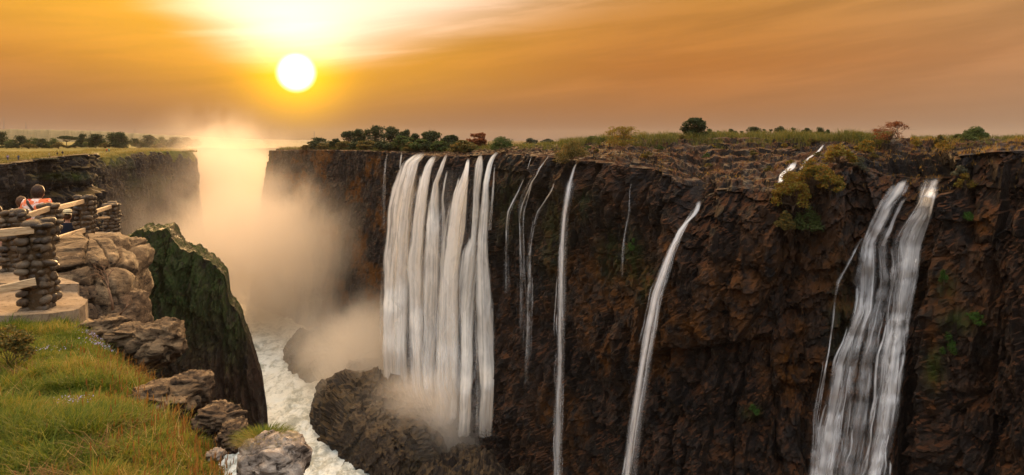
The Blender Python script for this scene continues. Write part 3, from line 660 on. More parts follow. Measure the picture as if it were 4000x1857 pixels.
fall([[(600, 1874, 1884, .9), (634, 1858, 1888), (659, 1852, 1888), (759, 1845, 1876), (926, 1840, 1868), (1047, 1832, 1866), (1215, 1802, 1856), (1358, 1800, 1854), (1500, 1796, 1848), (1640, 1792, 1840, .9), (1700, 1788, 1838, .3)],
      [(920, 1836, 1866, .5), (943, 1826, 1862, .9), (989, 1809, 1858, .9), (1047, 1799, 1856, .9), (1215, 1796, 1840, .8), (1500, 1800, 1830, .5), (1600, 1800, 1825, .3)]], M_fall, 'white curtain that breaks on a ledge and flares out lower down', GF)
fall([[(590, 1940, 1956, .9), (613, 1915, 1938), (638, 1902, 1930), (717, 1888, 1914), (784, 1882, 1914), (843, 1876, 1908), (926, 1868, 1906), (1047, 1862, 1912), (1215, 1858, 1930, .85), (1358, 1861, 1932, .8), (1500, 1868, 1930, .8), (1640, 1862, 1928, .6), (1700, 1860, 1925, .2)],
      [(640, 1930, 1936, .5), (760, 1918, 1930, .4), (900, 1905, 1920, .2)]], M_fall, 'white curtain nearest the dark wall, ending in a small skirt of water', GF)
fall([[(640, 1560, 1930, .0), (700, 1545, 1925, .06), (820, 1515, 1915, .14), (1000, 1500, 1915, .24), (1250, 1492, 1930, .42), (1400, 1492, 1935, .45), (1520, 1520, 1930, .4), (1690, 1660, 1925, .0)]]+band([(640, 1575, 1925), (820, 1515, 1915), (1000, 1500, 1915), (1250, 1492, 1930), (1560, 1540, 1930, .5), (1690, 1640, 1925, .3)], 70, 9, 6, 22, 200, 600, (.1, .38)), M_veil, 'thin sheet of falling spray between and behind the white curtains', None, off=.5, bulge=.01)
GT = 'thin falls on the dark wall'
def thin(pts, label, w0=9, veil=None, mat=None, follow=True, name='waterfall', group=GT, off=.6):
    st = [[(v, u-w/2, u+w/2, a*.8) for (u, v, w, a) in pts]]
    L = pts[-1][1]-pts[0][1]; _k[0] += 1
    if L > 150: st += band([(v, u-w*1.0, u+w*1.0, a*min(1, .2+(v-pts[0][1])/120.)) for (u, v, w, a) in pts], int(8+L/60), 40+_k[0], 3, 9, 50, 300, (.15, .55))
    if veil: st.append(veil)
    return fall(st, mat or M_veil, label, group, name, follow, off, .2)
thin([(2258, 631, 8, 1), (2246, 650, 12, 1), (2236, 681, 18, 1), (2223, 731, 20, 1), (2212, 801, 18, 1), (2204, 851, 16, 1.), (2197, 950, 18, 1), (2193, 1100, 24, 1), (2190, 1300, 28, 1), (2186, 1600, 28, .95), (2183, 1880, 27, .9)],
     'tallest thin white fall, dropping straight from the shrub on the rim', veil=[(v, c-26, c+20, .35) for v, c in ((700, 2232), (850, 2206), (1000, 2198), (1300, 2190), (1600, 2184), (1880, 2178))], mat=M_casc, follow=False, off=1.4)
thin([(2049, 691, 6, .9), (2036, 720, 9, 1), (2025, 746, 9, 1), (2007, 780, 10, 1), (1985, 826, 9, .9), (1979, 876, 9, .7), (1977, 1000, 10, .45), (1978, 1150, 14, .2)], 'short trickle zigzagging beside the last white curtain')
thin([(2148, 601, 5, .6), (2128, 630, 6, .8), (2105, 661, 12, 1), (2092, 690, 10, 1), (2075, 711, 12, 1), (2060, 750, 13, 1), (2048, 775, 14, 1), (2036, 811, 13, .9), (2031, 840, 10, .8), (2034, 950, 14, .55), (2036, 1150, 20, .3), (2036, 1300, 24, .1)], 'braided stair-step trickle between the white curtains and the tallest thin fall',
     veil=[(700, 2078, 2086, .6), (760, 2062, 2070, .6), (830, 2042, 2050, .7), (900, 2038, 2048, .4), (1100, 2036, 2050, .2)])
thin([(2166, 711, 5, .7), (2158, 735, 6, .9), (2150, 751, 8, 1), (2120, 800, 9, 1), (2102, 826, 12, 1), (2091, 862, 12, 1), (2077, 927, 14, 1), (2070, 1000, 15, .9), (2066, 1150, 18, .7), (2060, 1400, 24, .4), (2056, 1500, 24, .15)], 'slanting white trickle just beside the tallest thin fall')
thin([(2078, 606, 5, .8), (2068, 640, 6, 1), (2060, 664, 8, .8)], 'tiny spill at the rim above the braided trickle')
thin([(2469, 705, 5, .4), (2460, 741, 6, .4), (2459, 800, 4, .3), (2457, 836, 6, .5), (2446, 882, 6, .5), (2436, 942, 6, .5), (2431, 1000, 6, .3), (2430, 1080, 8, .2)], 'faint dark-wall trickle halfway between the tallest thin fall and the jet')
thin([(1514, 596, 6, .8), (1506, 640, 8, .7), (1503, 700, 8, .5), (1500, 800, 9, .3), (1500, 900, 9, .1)], 'faint trickle on the far orange-brown cliff', off=1.)
fall([[(782, 2724, 2737, 1.), (795, 2718, 2738), (821, 2706, 2734), (841, 2698, 2722), (866, 2675, 2692), (900, 2642, 2670), (980, 2606, 2636), (1060, 2570, 2608), (1140, 2541, 2578), (1300, 2510, 2542), (1460, 2486, 2514), (1620, 2456, 2492), (1880, 2424, 2462)],
      [(860, 2680, 2698, .3), (960, 2620, 2645, .35), (1140, 2560, 2592, .4), (1300, 2535, 2566, .35), (1460, 2508, 2545, .25), (1620, 2480, 2520, .2), (1860, 2450, 2500, .1)],
      [(900, 2644, 2664), (1140, 2548, 2572), (1460, 2490, 2510), (1880, 2430, 2455)]]+band([(800, 2714, 2740, .6), (866, 2670, 2696), (980, 2598, 2644), (1140, 2532, 2600), (1300, 2500, 2570), (1460, 2476, 2540), (1620, 2448, 2520), (1880, 2410, 2490)], 34, 21, 5, 14, 80, 420, (.15, .6)), M_casc, 'long white jet leaping from a notch beside the brown buttress', GT, off=1.2, bulge=.25)
CL = [(700, 3530, 3546, .9), (712, 3506, 3546), (731, 3470, 3550), (751, 3450, 3546), (781, 3440, 3512), (801, 3424, 3496), (852, 3406, 3476), (877, 3396, 3458), (902, 3386, 3448), (952, 3360, 3424), (1080, 3340, 3424), (1220, 3322, 3416), (1300, 3298, 3380), (1420, 3252, 3350), (1540, 3230, 3328), (1640, 3204, 3304), (1880, 3160, 3272)]
CR = [(694, 3614, 3674, 1.), (725, 3592, 3668), (776, 3577, 3657), (830, 3560, 3646), (852, 3534, 3640), (900, 3494, 3626), (950, 3470, 3616), (1020, 3476, 3602), (1140, 3466, 3580), (1300, 3440, 3558), (1400, 3412, 3546), (1540, 3404, 3530), (1700, 3390, 3500), (1760, 3376, 3486), (1880, 3340, 3480)]
CM = [(880, 3440, 3490, .5), (960, 3400, 3480, .8), (1100, 3405, 3490, .7), (1300, 3360, 3450, .9), (1420, 3335, 3425, .9), (1600, 3290, 3420, .8), (1880, 3240, 3390, .9)]
def fade(rows, f): return [(r[0], r[1], r[2], (r[3] if len(r) > 3 else 1.)*f) for r in rows]
CORE = [(694, 3640, 3672, .9), (760, 3600, 3652, 1), (830, 3590, 3640, .9), (900, 3545, 3605, 1), (950, 3520, 3590, 1), (1140, 3496, 3556, 1), (1300, 3466, 3532, 1), (1500, 3440, 3502, 1), (1700, 3418, 3474, 1), (1880, 3380, 3446, 1)]
fall([fade(CL, .50), fade(CR, .55), fade(CM, .30), CORE]+band(CL, 46, 1, 8, 24, 60, 420)+band(CR, 60, 2, 9, 28, 60, 480, (.4, 1.))+band(CM, 34, 3, 6, 16, 60, 260, (.25, .7))+
     [[(920, 3372, 3384, .3), (950, 3345, 3362, .5), (1040, 3300, 3318, .5), (1100, 3264, 3284, .35), (1160, 3256, 3268, .12), (1240, 3250, 3260, .4), (1380, 3232, 3240, .5), (1550, 3196, 3206, .55), (1640, 3172, 3188, .3), (1860, 3160, 3180, .1)],
      [(770, 3520, 3552, .5), (800, 3500, 3530, .5), (850, 3480, 3505, .6), (900, 3460, 3490, .5), (960, 3430, 3460, .4)],
      [(1650, 3180, 3240, .5), (1880, 3130, 3220, .5)]]+band([(1240, 3236, 3266), (1640, 3160, 3200), (1880, 3120, 3220)], 12, 4, 4, 10, 80, 300, (.2, .5)),
     M_casc, 'wide double cascade stepping down dark rock in two white streams', None, follow=True, off=.7, bulge=.10)
fall([[(630, 3100, 3122, .9), (641, 3076, 3116, 1), (660, 3064, 3112, 1), (680, 3042, 3064, .9), (701, 3038, 3060, 1), (741, 3032, 3054, 1.), (750, 3022, 3062, .5)],
      [(562, 3214, 3226, .8), (596, 3186, 3200, .9), (606, 3168, 3190, .6), (621, 3146, 3160, .8), (656, 3126, 3140, .8), (664, 3110, 3130, .5)]], M_casc, 'small white cascade tumbling behind the bush on the terraced rim', None, follow=True, off=.5, bulge=.15)
fall([[(700, 1030, 1062, .4), (760, 1028, 1064, .8), (900, 1028, 1066, .7), (1020, 1026, 1066, .2)]], M_fall, 'distant fall seen dimly through the spray past the cliff corner', None, Yc=468)
# ------------------------------------------------------------------ near ground: grassy cliff top, path, railing, boulders
_gy = [-4, 0, 3.4, 5, 7, 9.2, 10.5, 12, 17, 20, 21.5, 28]; _gz = [-1.25, -1.3, -1.70, -1.92, -2.17, -2.44, -2.5, -2.55, -2.66, -2.95, -3.6, -4.6]
_ey = [-6, 0, 1.5, 3.66, 4.6, 5.9, 6.65, 8.1, 9.6, 11, 12, 14, 18, 20, 22, 28]; _ex = [1.6, 1.0, -.1, -1.60, -2.22, -3.12, -3.72, -4.88, -6.3, -7.9, -9.1, -10.1, -11.4, -12.3, -14.4, -23]
def edge_x(y): return np.interp(y, _ey, _ex)
def gz(x, y):
    x, y = np.asarray(x, float), np.asarray(y, float)
    z = np.interp(y, _gy, _gz)+.10*fbm(x/1.4, y/1.4, 0, 3, 201)+.03*fbm(x/.35, y/.35, 0, 3, 202)
    d = x-edge_x(y)
    z = z-.22*np.clip(1+d/.9, 0, 1)**2*np.clip(1+d/.9, 0, 1.6)+.02*np.clip(-d-1, 0, 6)
    return z
x, y = np.meshgrid(np.arange(-19, 5.5, .09), np.arange(-5, 28, .10))
d = x-edge_x(y)+.25*fbm(x/.8, y/.8, 0, 3, 205)
z = gz(x, y)-np.where(d > 0, np.minimum(16*d+2.*fbm(x/1.2, y/1.2, 0, 4, 206)*sstep(0, .6, d)+1.5*facet(x/.7, y/.7, 209, 1.)*sstep(0, .4, d), 40), 0)
k = NT('turf'); p = k.pos(); n1 = k.noise(p, 1.3, 5, .6); n2 = k.noise(p, 9., 5, .7); n3 = k.noise(p, 40., 3, .7)
c = k.mix(k.mr(n1, .4, .6), (.050, .055, .012), (.095, .070, .022)); c = k.mix(k.mr(n2, .45, .7), c, (.15, .105, .04)); c = k.mix(k.mr(n3, .4, .65, 0, .7), c, (.015, .016, .006))
c = k.mix(k.mr(k.upz(), .45, .25), c, k.mix(n2, (.05, .035, .022), (.16, .11, .07)))
M_turf = k.done(k.bsdf(c, .95, .1, k.bump(k.math('ADD', n2, n3), .9, .05)))
tag(mesh_np('ground', np.stack([x, y, z], -1), [grid_faces(*x.shape)], [M_turf]), kind='structure')

# sandy path with a low step and a concrete lip
R_ = np.array([(-7.05, 8.55), (-6.25, 8.85), (-6.05, 9.35), (-6.35, 10.), (-6.9, 10.55), (-6.95, 10.75), (-8.25, 11.7), (-8.75, 13.4), (-10.3, 16.8), (-11.5, 19.6), (-12.3, 21)]); L_ = R_+np.array([(-8, -3), (-8, -2), (-8, -1), (-7, 0), (-6.5, .3), (-6.5, .5), (-6, 1), (-6, 1), (-5.5, 1), (-5, 1), (-5, 1)])
tt = np.linspace(0, len(R_)-1, 150); rr = np.stack([np.interp(tt, np.arange(len(R_)), R_[:, i]) for i in (0, 1)], 1); ll = np.stack([np.interp(tt, np.arange(len(R_)), L_[:, i]) for i in (0, 1)], 1)
rr = rr+.04*np.stack([fbm(tt*3, 0, 0, 3, 3), fbm(tt*3, 5., 0, 3, 4)], 1)
w_ = np.linspace(0, 1, 90)[None, :, None]; g = rr[:, None]*(1-w_)+ll[:, None]*w_
top = np.interp(g[..., 1], _gy, _gz)+.10+.012*fbm(g[..., 0]*4, g[..., 1]*4, 0, 3, 207)+np.where(tt > 4.5, .12, 0)[:, None]
top = np.where((tt > 4.5)[:, None], top, top)
sk = np.stack([g[:, 0, 0]+.02, g[:, 0, 1], top[:, 0]-.5], -1)[:, None]; vt = np.concatenate([sk, np.stack([g[..., 0], g[..., 1], top], -1)], 1)
fr = vt[:1].copy(); fr[..., 2] -= .5; fr[..., 1] -= .02; vt = np.concatenate([fr, vt], 0)
k = NT('sandy_concrete'); p = k.pos(); n1 = k.noise(p, 2.2, 5, .6); n2 = k.noise(k.pos((1, 2.2, 1)), 8., 5, .7, .6); n3 = k.noise(p, 60, 3, .7)
c = k.mix(k.mr(n1, .35, .65), (.19, .135, .082), (.28, .205, .13)); c = k.mix(k.mr(n2, .5, .66), c, (.10, .066, .038)); c = k.mix(k.mr(n3, .5, .75, 0, .4), c, (.36, .28, .19))
M_path = k.done(k.bsdf(c, .9, .15, k.bump(k.math('ADD', n2, k.math('MULTIPLY', n3, .4)), .8, .03)))
tag(mesh_np('path', vt, [grid_faces(*vt.shape[:2], flip=True)], [M_path]), kind='structure')

# --- railing: cobbled pillars joined by timber rails
k = NT('cobble'); p = k.pos(); n1 = k.noise(p, 7., 4, .6); n2 = k.noise(p, 38., 5, .7); isl = k.island()
c = k.ramp(isl, [(0, (.028, .017, .009)), (.35, (.062, .038, .018)), (.6, (.095, .060, .030)), (.8, (.04, .027, .016)), (1, (.13, .09, .052))])
c = k.mix(k.mr(n1, .5, .7), c, (.11, .08, .05)); c = k.mix(k.mr(n2, .5, .72, 0, .6), c, (.03, .022, .016))
M_cob = k.done(k.bsdf(c, k.mr(n1, .4, .6, .45, .8), .4, k.bump(n2, .7, .02)))
k = NT('mortar'); n = k.noise(k.pos(), 30., 5, .7); n1 = k.noise(k.pos(), 4., 3, .6)
M_mort = k.done(k.bsdf(k.mix(n1, (.05, .031, .016), (.095, .06, .03)), .95, .1, k.bump(n, .9, .03)))
k = NT('raw_timber'); n = k.noise(k.pos((1.5, 1.5, 12)), 5., 5, .6, .6); n1 = k.noise(k.pos((3, 3, 3)), 2., 3, .5)
M_wood = k.done(k.bsdf(k.mix(k.mr(n, .45, .6, .0, .6), k.mix(n1, (.46, .31, .16), (.58, .42, .25)), (.24, .145, .07)), .75, .25, k.bump(n, .35, .01)))
SV, SQ, ST = sphere_vf(14, 10)
def stone(mb, c, ax, r, seed):   # one rounded cobble; ax: 3x3 axes (rows), r: half sizes
    n = np.sign(SV)*np.abs(SV)**.8
    b = 1+.22*fbm(SV[:, 0]*1.3+seed*3.1, SV[:, 1]*1.3+seed*1.7, SV[:, 2]*1.3, 3, 7)
    mb.add(c+(n*b[:, None]*np.array(r))@np.array(ax), SQ, ST)
def pillar(parent, x, y, w, top, bot, seed):
    rg = np.random.default_rng(seed); core = MB(); cob = MB(); h = top-bot
    a = w/2*1.02; n = 24; rows = int(h/.06); th = np.linspace(0, 2*PI, n, endpoint=False)
    sq = 1/np.maximum(np.abs(np.cos(th)), np.abs(np.sin(th)))**.75
    zz = np.linspace(bot, top-.06, rows); V = []
    for i, z_ in enumerate(zz):
        rad = a*sq*(1+.05*fbm(np.cos(th)*2+seed, np.sin(th)*2, z_*5, 3, 5)); V.append(np.stack([x+rad*np.cos(th), y+rad*np.sin(th), np.full(n, z_)], 1))
    V.append(np.stack([x+a*.5*np.cos(th), y+a*.5*np.sin(th), np.full(n, top-.03)], 1)); V.append(np.array([[x, y, top-.02]]))
    i = np.arange((rows+1)*n).reshape(-1, n); j = np.roll(i, -1, 1)
    core.add(np.concatenate(V), np.stack([i[:-1], j[:-1], j[1:], i[1:]], -1).reshape(-1, 4), np.stack([i[-1], j[-1], np.full(n, (rows+1)*n)], 1))
    z_ = bot+.03; kk = 0
    while z_ < top-.02:
        sh = rg.uniform(.085, .125)
        for side in range(4):
            ang = side*PI/2; nx, ny = math.cos(ang), math.sin(ang); tx, ty = -ny, nx; s_ = -w/2+rg.uniform(-.05, .03)
            while s_ < w/2:
                sw = rg.uniform(.09, .17)
                c = np.array([x+nx*(w/2-.055)+tx*(s_+sw/2), y+ny*(w/2-.055)+ty*(s_+sw/2), z_+sh/2+rg.uniform(-.015, .015)])
                rz = rg.uniform(-.25, .25); ax = np.array([(tx, ty, rz), (nx, ny, rg.uniform(-.2, .2)), (-rz*tx, -rz*ty, 1)])
                stone(cob, c, ax, (sw*rg.uniform(.40, .5), rg.uniform(.055, .095), sh*rg.uniform(.40, .52)), kk+seed*50); kk += 1; s_ += sw*.98
        z_ += sh*.98
    for q in range(int(9*w/.5)):
        c = np.array([x+rg.uniform(-.42, .42)*w, y+rg.uniform(-.42, .42)*w, top-.02+rg.uniform(-.02, .03)]); a_ = rg.uniform(0, PI); ca, sa = math.cos(a_), math.sin(a_)
        stone(cob, c, [(ca, sa, 0), (-sa, ca, 0), (0, 0, 1)], (rg.uniform(.08, .13), rg.uniform(.07, .11), rg.uniform(.05, .075)), kk+seed*50); kk += 1
    o = core.build('pillar', M_mort, parent); o2 = cob.build('cobbles', M_cob, o, smooth=True); return o
def rail(parent, a, b, w=.06, h=.105):
    o = MB().box(a, b, w, h).build('rail', M_wood, parent); return o
fence1 = empty('fence'); tag(fence1, 'cobbled stone pillar railing beside the path, three pillars and timber rails behind the people', 'fence', 'stone and timber railings at the viewpoint')
fence1['label'] = 'farther railing of four cobbled stone pillars and timber rails, people standing behind it'
fence2 = empty('fence'); tag(fence2, 'nearer railing, one thick cobbled pillar at the grass with two timber rails', 'fence', 'stone and timber railings at the viewpoint')
PA = P(152, 1240, 9.35); PB = P(56, 1100, 12.); PC = P(192, 1010, 13.6); PD = P(333, 962, 17.); PE = P(437, 945, 20.)
def pil(par, p_, w, vt_, seed): 
    t_ = -(vt_-HV)/F*p_[1]; pillar(par, p_[0], p_[1], w, t_, p_[2]-.15, seed)
pil(fence2, PA, .30, 868, 1); pillar(fence2, PA[0]-2.9, PA[1]-.9, .30, -1.12, -2.6, 9)
pil(fence1, PB, .27, 832, 2); pil(fence1, PC, .25, 800, 3); pil(fence1, PD, .33, 770, 4); pil(fence1, PE, .30, 797, 5)
def rl(par, u1, v1, Y1, u2, v2, Y2, **kw): rail(par, P(u1, v1, Y1), P(u2, v2, Y2), **kw)
rl(fence2, -140, 925, 8.7, 132, 898, 9.2); rl(fence2, -140, 1162, 8.7, 140, 1100, 9.15)
rl(fence1, 62, 858, 11.95, 192, 815, 13.5); rl(fence1, 205, 818, 13.6, 330, 786, 17.); rl(fence1, 340, 838, 17., 437, 806, 20)
rl(fence1, 60, 1070, 12., 190, 985, 13.5, h=.09); rl(fence1, 205, 940, 13.6, 335, 898, 17., h=.12); rl(fence1, 350, 945, 17., 440, 912, 20., h=.12)
rl(fence1, 350, 852, 17.3, 437, 850, 20.2, h=.05)
for f_ in (fence1, fence2):
    pass

# --- boulders
def mat_boulder(name, a, b, dark_tone, sc=1.):
    k = NT(name); p = k.pos(); n1 = k.noise(p, 1.6*sc, 5, .62, .4); n2 = k.noise(k.pos((1, 1, 2.6)), 4.5*sc, 6, .7, .5); n3 = k.noise(p, 22*sc, 5, .7)
    c = k.mix(k.mr(n1, .35, .65), a, b); c = k.mix(k.mr(n2, .50, .66), c, tuple(x*1.45 for x in b)); c = k.mix(k.mr(n2, .47, .36), c, dark_tone)  # last mix: dark stain patches at random
    c = k.mix(k.math('MULTIPLY', k.mr(k.upz(), .15, -.45), .55), c, dark_tone); c = k.mix(k.mr(n3, .52, .7, 0, .5), c, tuple(x*.3 for x in a))  # faces turned downward are mixed darker
    return k.done(k.bsdf(c, .85, .2, k.bump(k.math('ADD', k.math('MULTIPLY', n2, 1.), k.math('MULTIPLY', n3, .35)), 1., .06/sc)))
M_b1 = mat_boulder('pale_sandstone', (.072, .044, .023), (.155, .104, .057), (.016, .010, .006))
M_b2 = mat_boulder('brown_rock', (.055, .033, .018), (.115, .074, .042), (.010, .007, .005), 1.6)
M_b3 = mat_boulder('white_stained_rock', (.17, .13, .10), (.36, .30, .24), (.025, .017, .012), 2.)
def boulder(c, r, seed, mat, label, lobes=1., pw=.75, rz=0., name='boulder', res=(72, 44), strat=0., ang=.0):
    V, q, t = sphere_vf(*res); n = np.sign(V)*np.abs(V)**pw
    X, Y, Z = V[:, 0], V[:, 1], V[:, 2]
    b = 1+.20*fbm(X*1.2+seed, Y*1.2, Z*1.2, 3, 3)
    th = np.arctan2(Y, X)*1.4*lobes+seed
    f1, f2, cc = worley(th+.3*Z, Z*1.5*lobes+seed*1.3, seed)
    b += (.16*(1-f1)**.6*np.clip(1.1-np.abs(Z), .0, 1)-.10*np.clip(1-(f2-f1)/.15, 0, 1))*lobes
    b += .10*facet(X*2.2+Z+seed, Y*2.2-Z*1.2, seed, 1.2)+.06*fbm(X*5+seed, Y*5, Z*5, 4, 9)
    if ang: b = 1+(b-1)*.45+ang*(facet(X*1.5+.6*Z+seed, Y*1.5+Z*1.1-seed, seed+4, 1.8)+.45*facet(X*3.4-Z*1.5, Y*3.4+Z*2.2, seed+5, 1.8))+.12*fbm(X*3+seed, Y*3, Z*3, 4, 19)
    if strat: b += strat*(np.abs(((Z*4+.8*fbm(X*2, Y*2, seed*1., 3))%1)-.5)-.25)
    W = n*b[:, None]*np.array(r); ca, sa = math.cos(rz), math.sin(rz); W = np.stack([W[:, 0]*ca-W[:, 1]*sa, W[:, 0]*sa+W[:, 1]*ca, W[:, 2]], 1)
    o = mesh_np(name, W, [q, t], [mat], smooth=True); o.location = c; return tag(o, label, 'boulder')
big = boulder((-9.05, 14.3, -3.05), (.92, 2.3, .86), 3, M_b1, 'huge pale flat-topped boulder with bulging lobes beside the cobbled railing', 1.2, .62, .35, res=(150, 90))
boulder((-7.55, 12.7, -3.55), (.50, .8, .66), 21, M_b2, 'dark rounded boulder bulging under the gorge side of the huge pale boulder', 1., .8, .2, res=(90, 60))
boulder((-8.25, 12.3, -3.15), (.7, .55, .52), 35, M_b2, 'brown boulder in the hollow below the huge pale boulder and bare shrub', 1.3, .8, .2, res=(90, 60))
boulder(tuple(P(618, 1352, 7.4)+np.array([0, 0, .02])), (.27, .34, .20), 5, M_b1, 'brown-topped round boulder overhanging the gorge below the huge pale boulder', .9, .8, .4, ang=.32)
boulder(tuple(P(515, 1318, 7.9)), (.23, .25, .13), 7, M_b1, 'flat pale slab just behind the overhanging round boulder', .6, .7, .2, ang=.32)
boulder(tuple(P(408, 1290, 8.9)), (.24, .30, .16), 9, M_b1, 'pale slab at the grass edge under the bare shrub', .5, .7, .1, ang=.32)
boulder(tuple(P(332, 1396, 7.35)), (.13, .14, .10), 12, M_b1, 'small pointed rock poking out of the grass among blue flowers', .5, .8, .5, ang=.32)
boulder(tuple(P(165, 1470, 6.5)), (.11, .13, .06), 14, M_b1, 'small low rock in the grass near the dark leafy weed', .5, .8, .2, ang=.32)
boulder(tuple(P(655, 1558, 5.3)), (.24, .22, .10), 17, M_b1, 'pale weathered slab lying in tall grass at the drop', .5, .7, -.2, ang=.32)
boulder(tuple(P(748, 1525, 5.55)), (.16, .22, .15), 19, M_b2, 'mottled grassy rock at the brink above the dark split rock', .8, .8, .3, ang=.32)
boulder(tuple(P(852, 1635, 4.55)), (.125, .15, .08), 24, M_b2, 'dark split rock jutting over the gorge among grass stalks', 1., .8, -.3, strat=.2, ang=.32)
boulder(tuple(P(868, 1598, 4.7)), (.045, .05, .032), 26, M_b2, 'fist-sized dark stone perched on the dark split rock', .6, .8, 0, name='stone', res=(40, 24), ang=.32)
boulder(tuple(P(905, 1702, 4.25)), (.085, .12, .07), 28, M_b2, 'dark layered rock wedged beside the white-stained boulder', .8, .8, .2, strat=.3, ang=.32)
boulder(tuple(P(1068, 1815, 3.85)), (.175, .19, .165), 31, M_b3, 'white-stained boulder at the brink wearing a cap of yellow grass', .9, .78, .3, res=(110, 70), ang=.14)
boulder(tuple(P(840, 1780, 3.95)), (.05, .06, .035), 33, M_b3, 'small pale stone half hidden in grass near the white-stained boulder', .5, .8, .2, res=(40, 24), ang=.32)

# --- grass: blades as one mass; three tints of blade live side by side
def blades(bx, by, bz, h, w, lean, az, curl):
    n = len(bx); V = np.zeros((n, 7, 3)); la = np.stack([np.cos(az), np.sin(az)], 1); pr = np.stack([-np.sin(az), np.cos(az)], 1)
    for i, f in enumerate((0, .38, .72)):
        off = la*(lean*f+curl*f*f)[:, None]*h[:, None]; zz = h*(f-.25*np.minimum(1, curl)*f*f); ww = w*(1-.45*f)
        for s_ in (0, 1): V[:, 2*i+s_, :2] = np.stack([bx, by], 1)+off+pr*(ww*(s_-.5))[:, None]; V[:, 2*i+s_, 2] = bz+zz
    V[:, 6, :2] = np.stack([bx, by], 1)+la*((lean+curl)*h)[:, None]; V[:, 6, 2] = bz+h*(1-.25*np.minimum(1, curl)-.18*np.minimum(1.5, curl))
    b = np.arange(n)[:, None]*7
    q = np.concatenate([b+np.array([0, 1, 3, 2]), b+np.array([2, 3, 5, 4])]); t = b+np.array([4, 5, 6])
    return V.reshape(-1, 3), q, t
def mat_blade(name, stops, patch):
    k = NT(name); n = k.noise(k.pos((1, 1, .1)), 1.1, 4, .6); i = k.island()
    f = k.math('ADD', k.math('MULTIPLY', i, .55), k.math('MULTIPLY', k.mr(n, .34, .66), .45))
    c = k.ramp(f, stops); b = k.bsdf(c, .7, .2); tr = k.n('BsdfTranslucent'); k.set(tr.inputs[0], k.mix(.35, c, patch))
    m = k.n('MixShader'); m.inputs[0].default_value = .4; k.t.links.new(b, m.inputs[1]); k.t.links.new(tr.outputs[0], m.inputs[2]); return k.done(m.outputs[0])
M_grass = mat_blade('grass_blade', [(0, (.028, .058, .005)), (.35, (.075, .110, .008)), (.55, (.16, .155, .014)), (.78, (.26, .17, .022)), (1, (.40, .25, .07))], (.12, .17, .012))
M_seed = mat_blade('seed_stalk', [(0, (.085, .035, .010)), (.5, (.14, .065, .014)), (1, (.22, .13, .035))], (.18, .09, .02))
N = 420000; by = 2.6+(rng.random(N)**1.9)*7.4; bx = by*(-.80+rng.random(N)*.62)
d = bx-edge_x(by)
keep = (d < .10*rng.random(N)) & (bx > -9)
onpath = (by > np.interp(bx, R_[:4, 0], R_[:4, 1])-.03) & (bx < -6.0) | ((bx < -6.1) & (by > 8.75)) | (by > 9.9)
bare = (fbm(bx/.5, by/.5, 0, 3, 211) > .30) | (fbm(bx/.13, by/.13, 0, 2, 215) > .35)
keep &= ~onpath & ~(bare & (rng.random(N) < .7)); bx, by = bx[keep], by[keep]; n = len(bx)
tall = sstep(.05, .45, fbm(bx/.28, by/.28, 0, 3, 214)); hh_ = (.030+.070*rng.random(n)**1.8)*(.7+.9*tall)*(1+.55*fbm(bx/.6, by/.6, 0, 3, 212))*np.interp(by, [2.5, 4, 9], [.85, 1., 1.2]); azm = rng.random(n)*2*PI
V, q, t = blades(bx, by, gz(bx, by)-.01, hh_, .0026+.0018*rng.random(n)+.0003*by, .15+.5*rng.random(n), azm, .1+.9*rng.random(n)**2)
tag(mesh_np('grass', V, [q, t], [M_grass]), 'mixed green and straw grass covering the near slope', 'grass', kind='stuff')
# reddish seed stalks, thickest along the brink
N = 3000; by = 2.9+(rng.random(N)**1.4)*4.2; d0 = -rng.random(N)**1.3*1.9; bx = edge_x(by)+d0+.04
kp = rng.random(N) < np.clip(1.0+d0/.9, .03, 1); bx, by = bx[kp], by[kp]; n = len(bx); h = .07+.12*rng.random(n); a_ = rng.random(n)*2*PI
zb_ = gz(bx, by); V, q, t = blades(bx, by, zb_, h, np.full(n, .0030), .05+.3*rng.random(n), a_, .1+.3*rng.random(n))
V2, q2, t2 = blades(V.reshape(-1, 7, 3)[:, 5, 0], V.reshape(-1, 7, 3)[:, 5, 1], V.reshape(-1, 7, 3)[:, 5, 2], h*.32, np.full(n, .0075), .1*np.ones(n), a_, .1*np.ones(n))
mb = MB().add(V, q, t).add(V2, q2, t2)
tag(mb.build('grass', M_seed), 'rusty brown seed stalks along the brink of the slope', 'grass', kind='stuff')
# taller coarse tufts, green and straw, that break up the sward
for (nt, mat_, lab, sd) in ((90, M_grass, 'coarse taller tufts of grass scattered over the slope', 31), (26, None, 'brown dead tufts among the grass', 32)):
    rg = np.random.default_rng(sd); ty = 2.8+rg.random(nt)**1.4*6.2; tx = ty*(-.78+rg.random(nt)*.6); kp = (tx < edge_x(ty)-.03) & ~((tx < -6.1) & (ty > 8.5)); tx, ty = tx[kp], ty[kp]; m_ = 70
    bx = np.repeat(tx, m_)+rg.normal(size=len(tx)*m_)*.045; by = np.repeat(ty, m_)+rg.normal(size=len(tx)*m_)*.045; n = len(bx)
    V, q, t = blades(bx, by, gz(bx, by)-.01, .07+.11*rg.random(n), .003+.0025*rg.random(n), .2+.5*rg.random(n), rg.random(n)*2*PI, .2+.7*rg.random(n))
    tag(mesh_np('grass', V, [q, t], [mat_ or mat_blade('dead_tuft', [(0, (.06, .035, .012)), (.5, (.16, .09, .028)), (1, (.30, .19, .07))], (.2, .11, .03))]), lab, 'grass', kind='stuff')
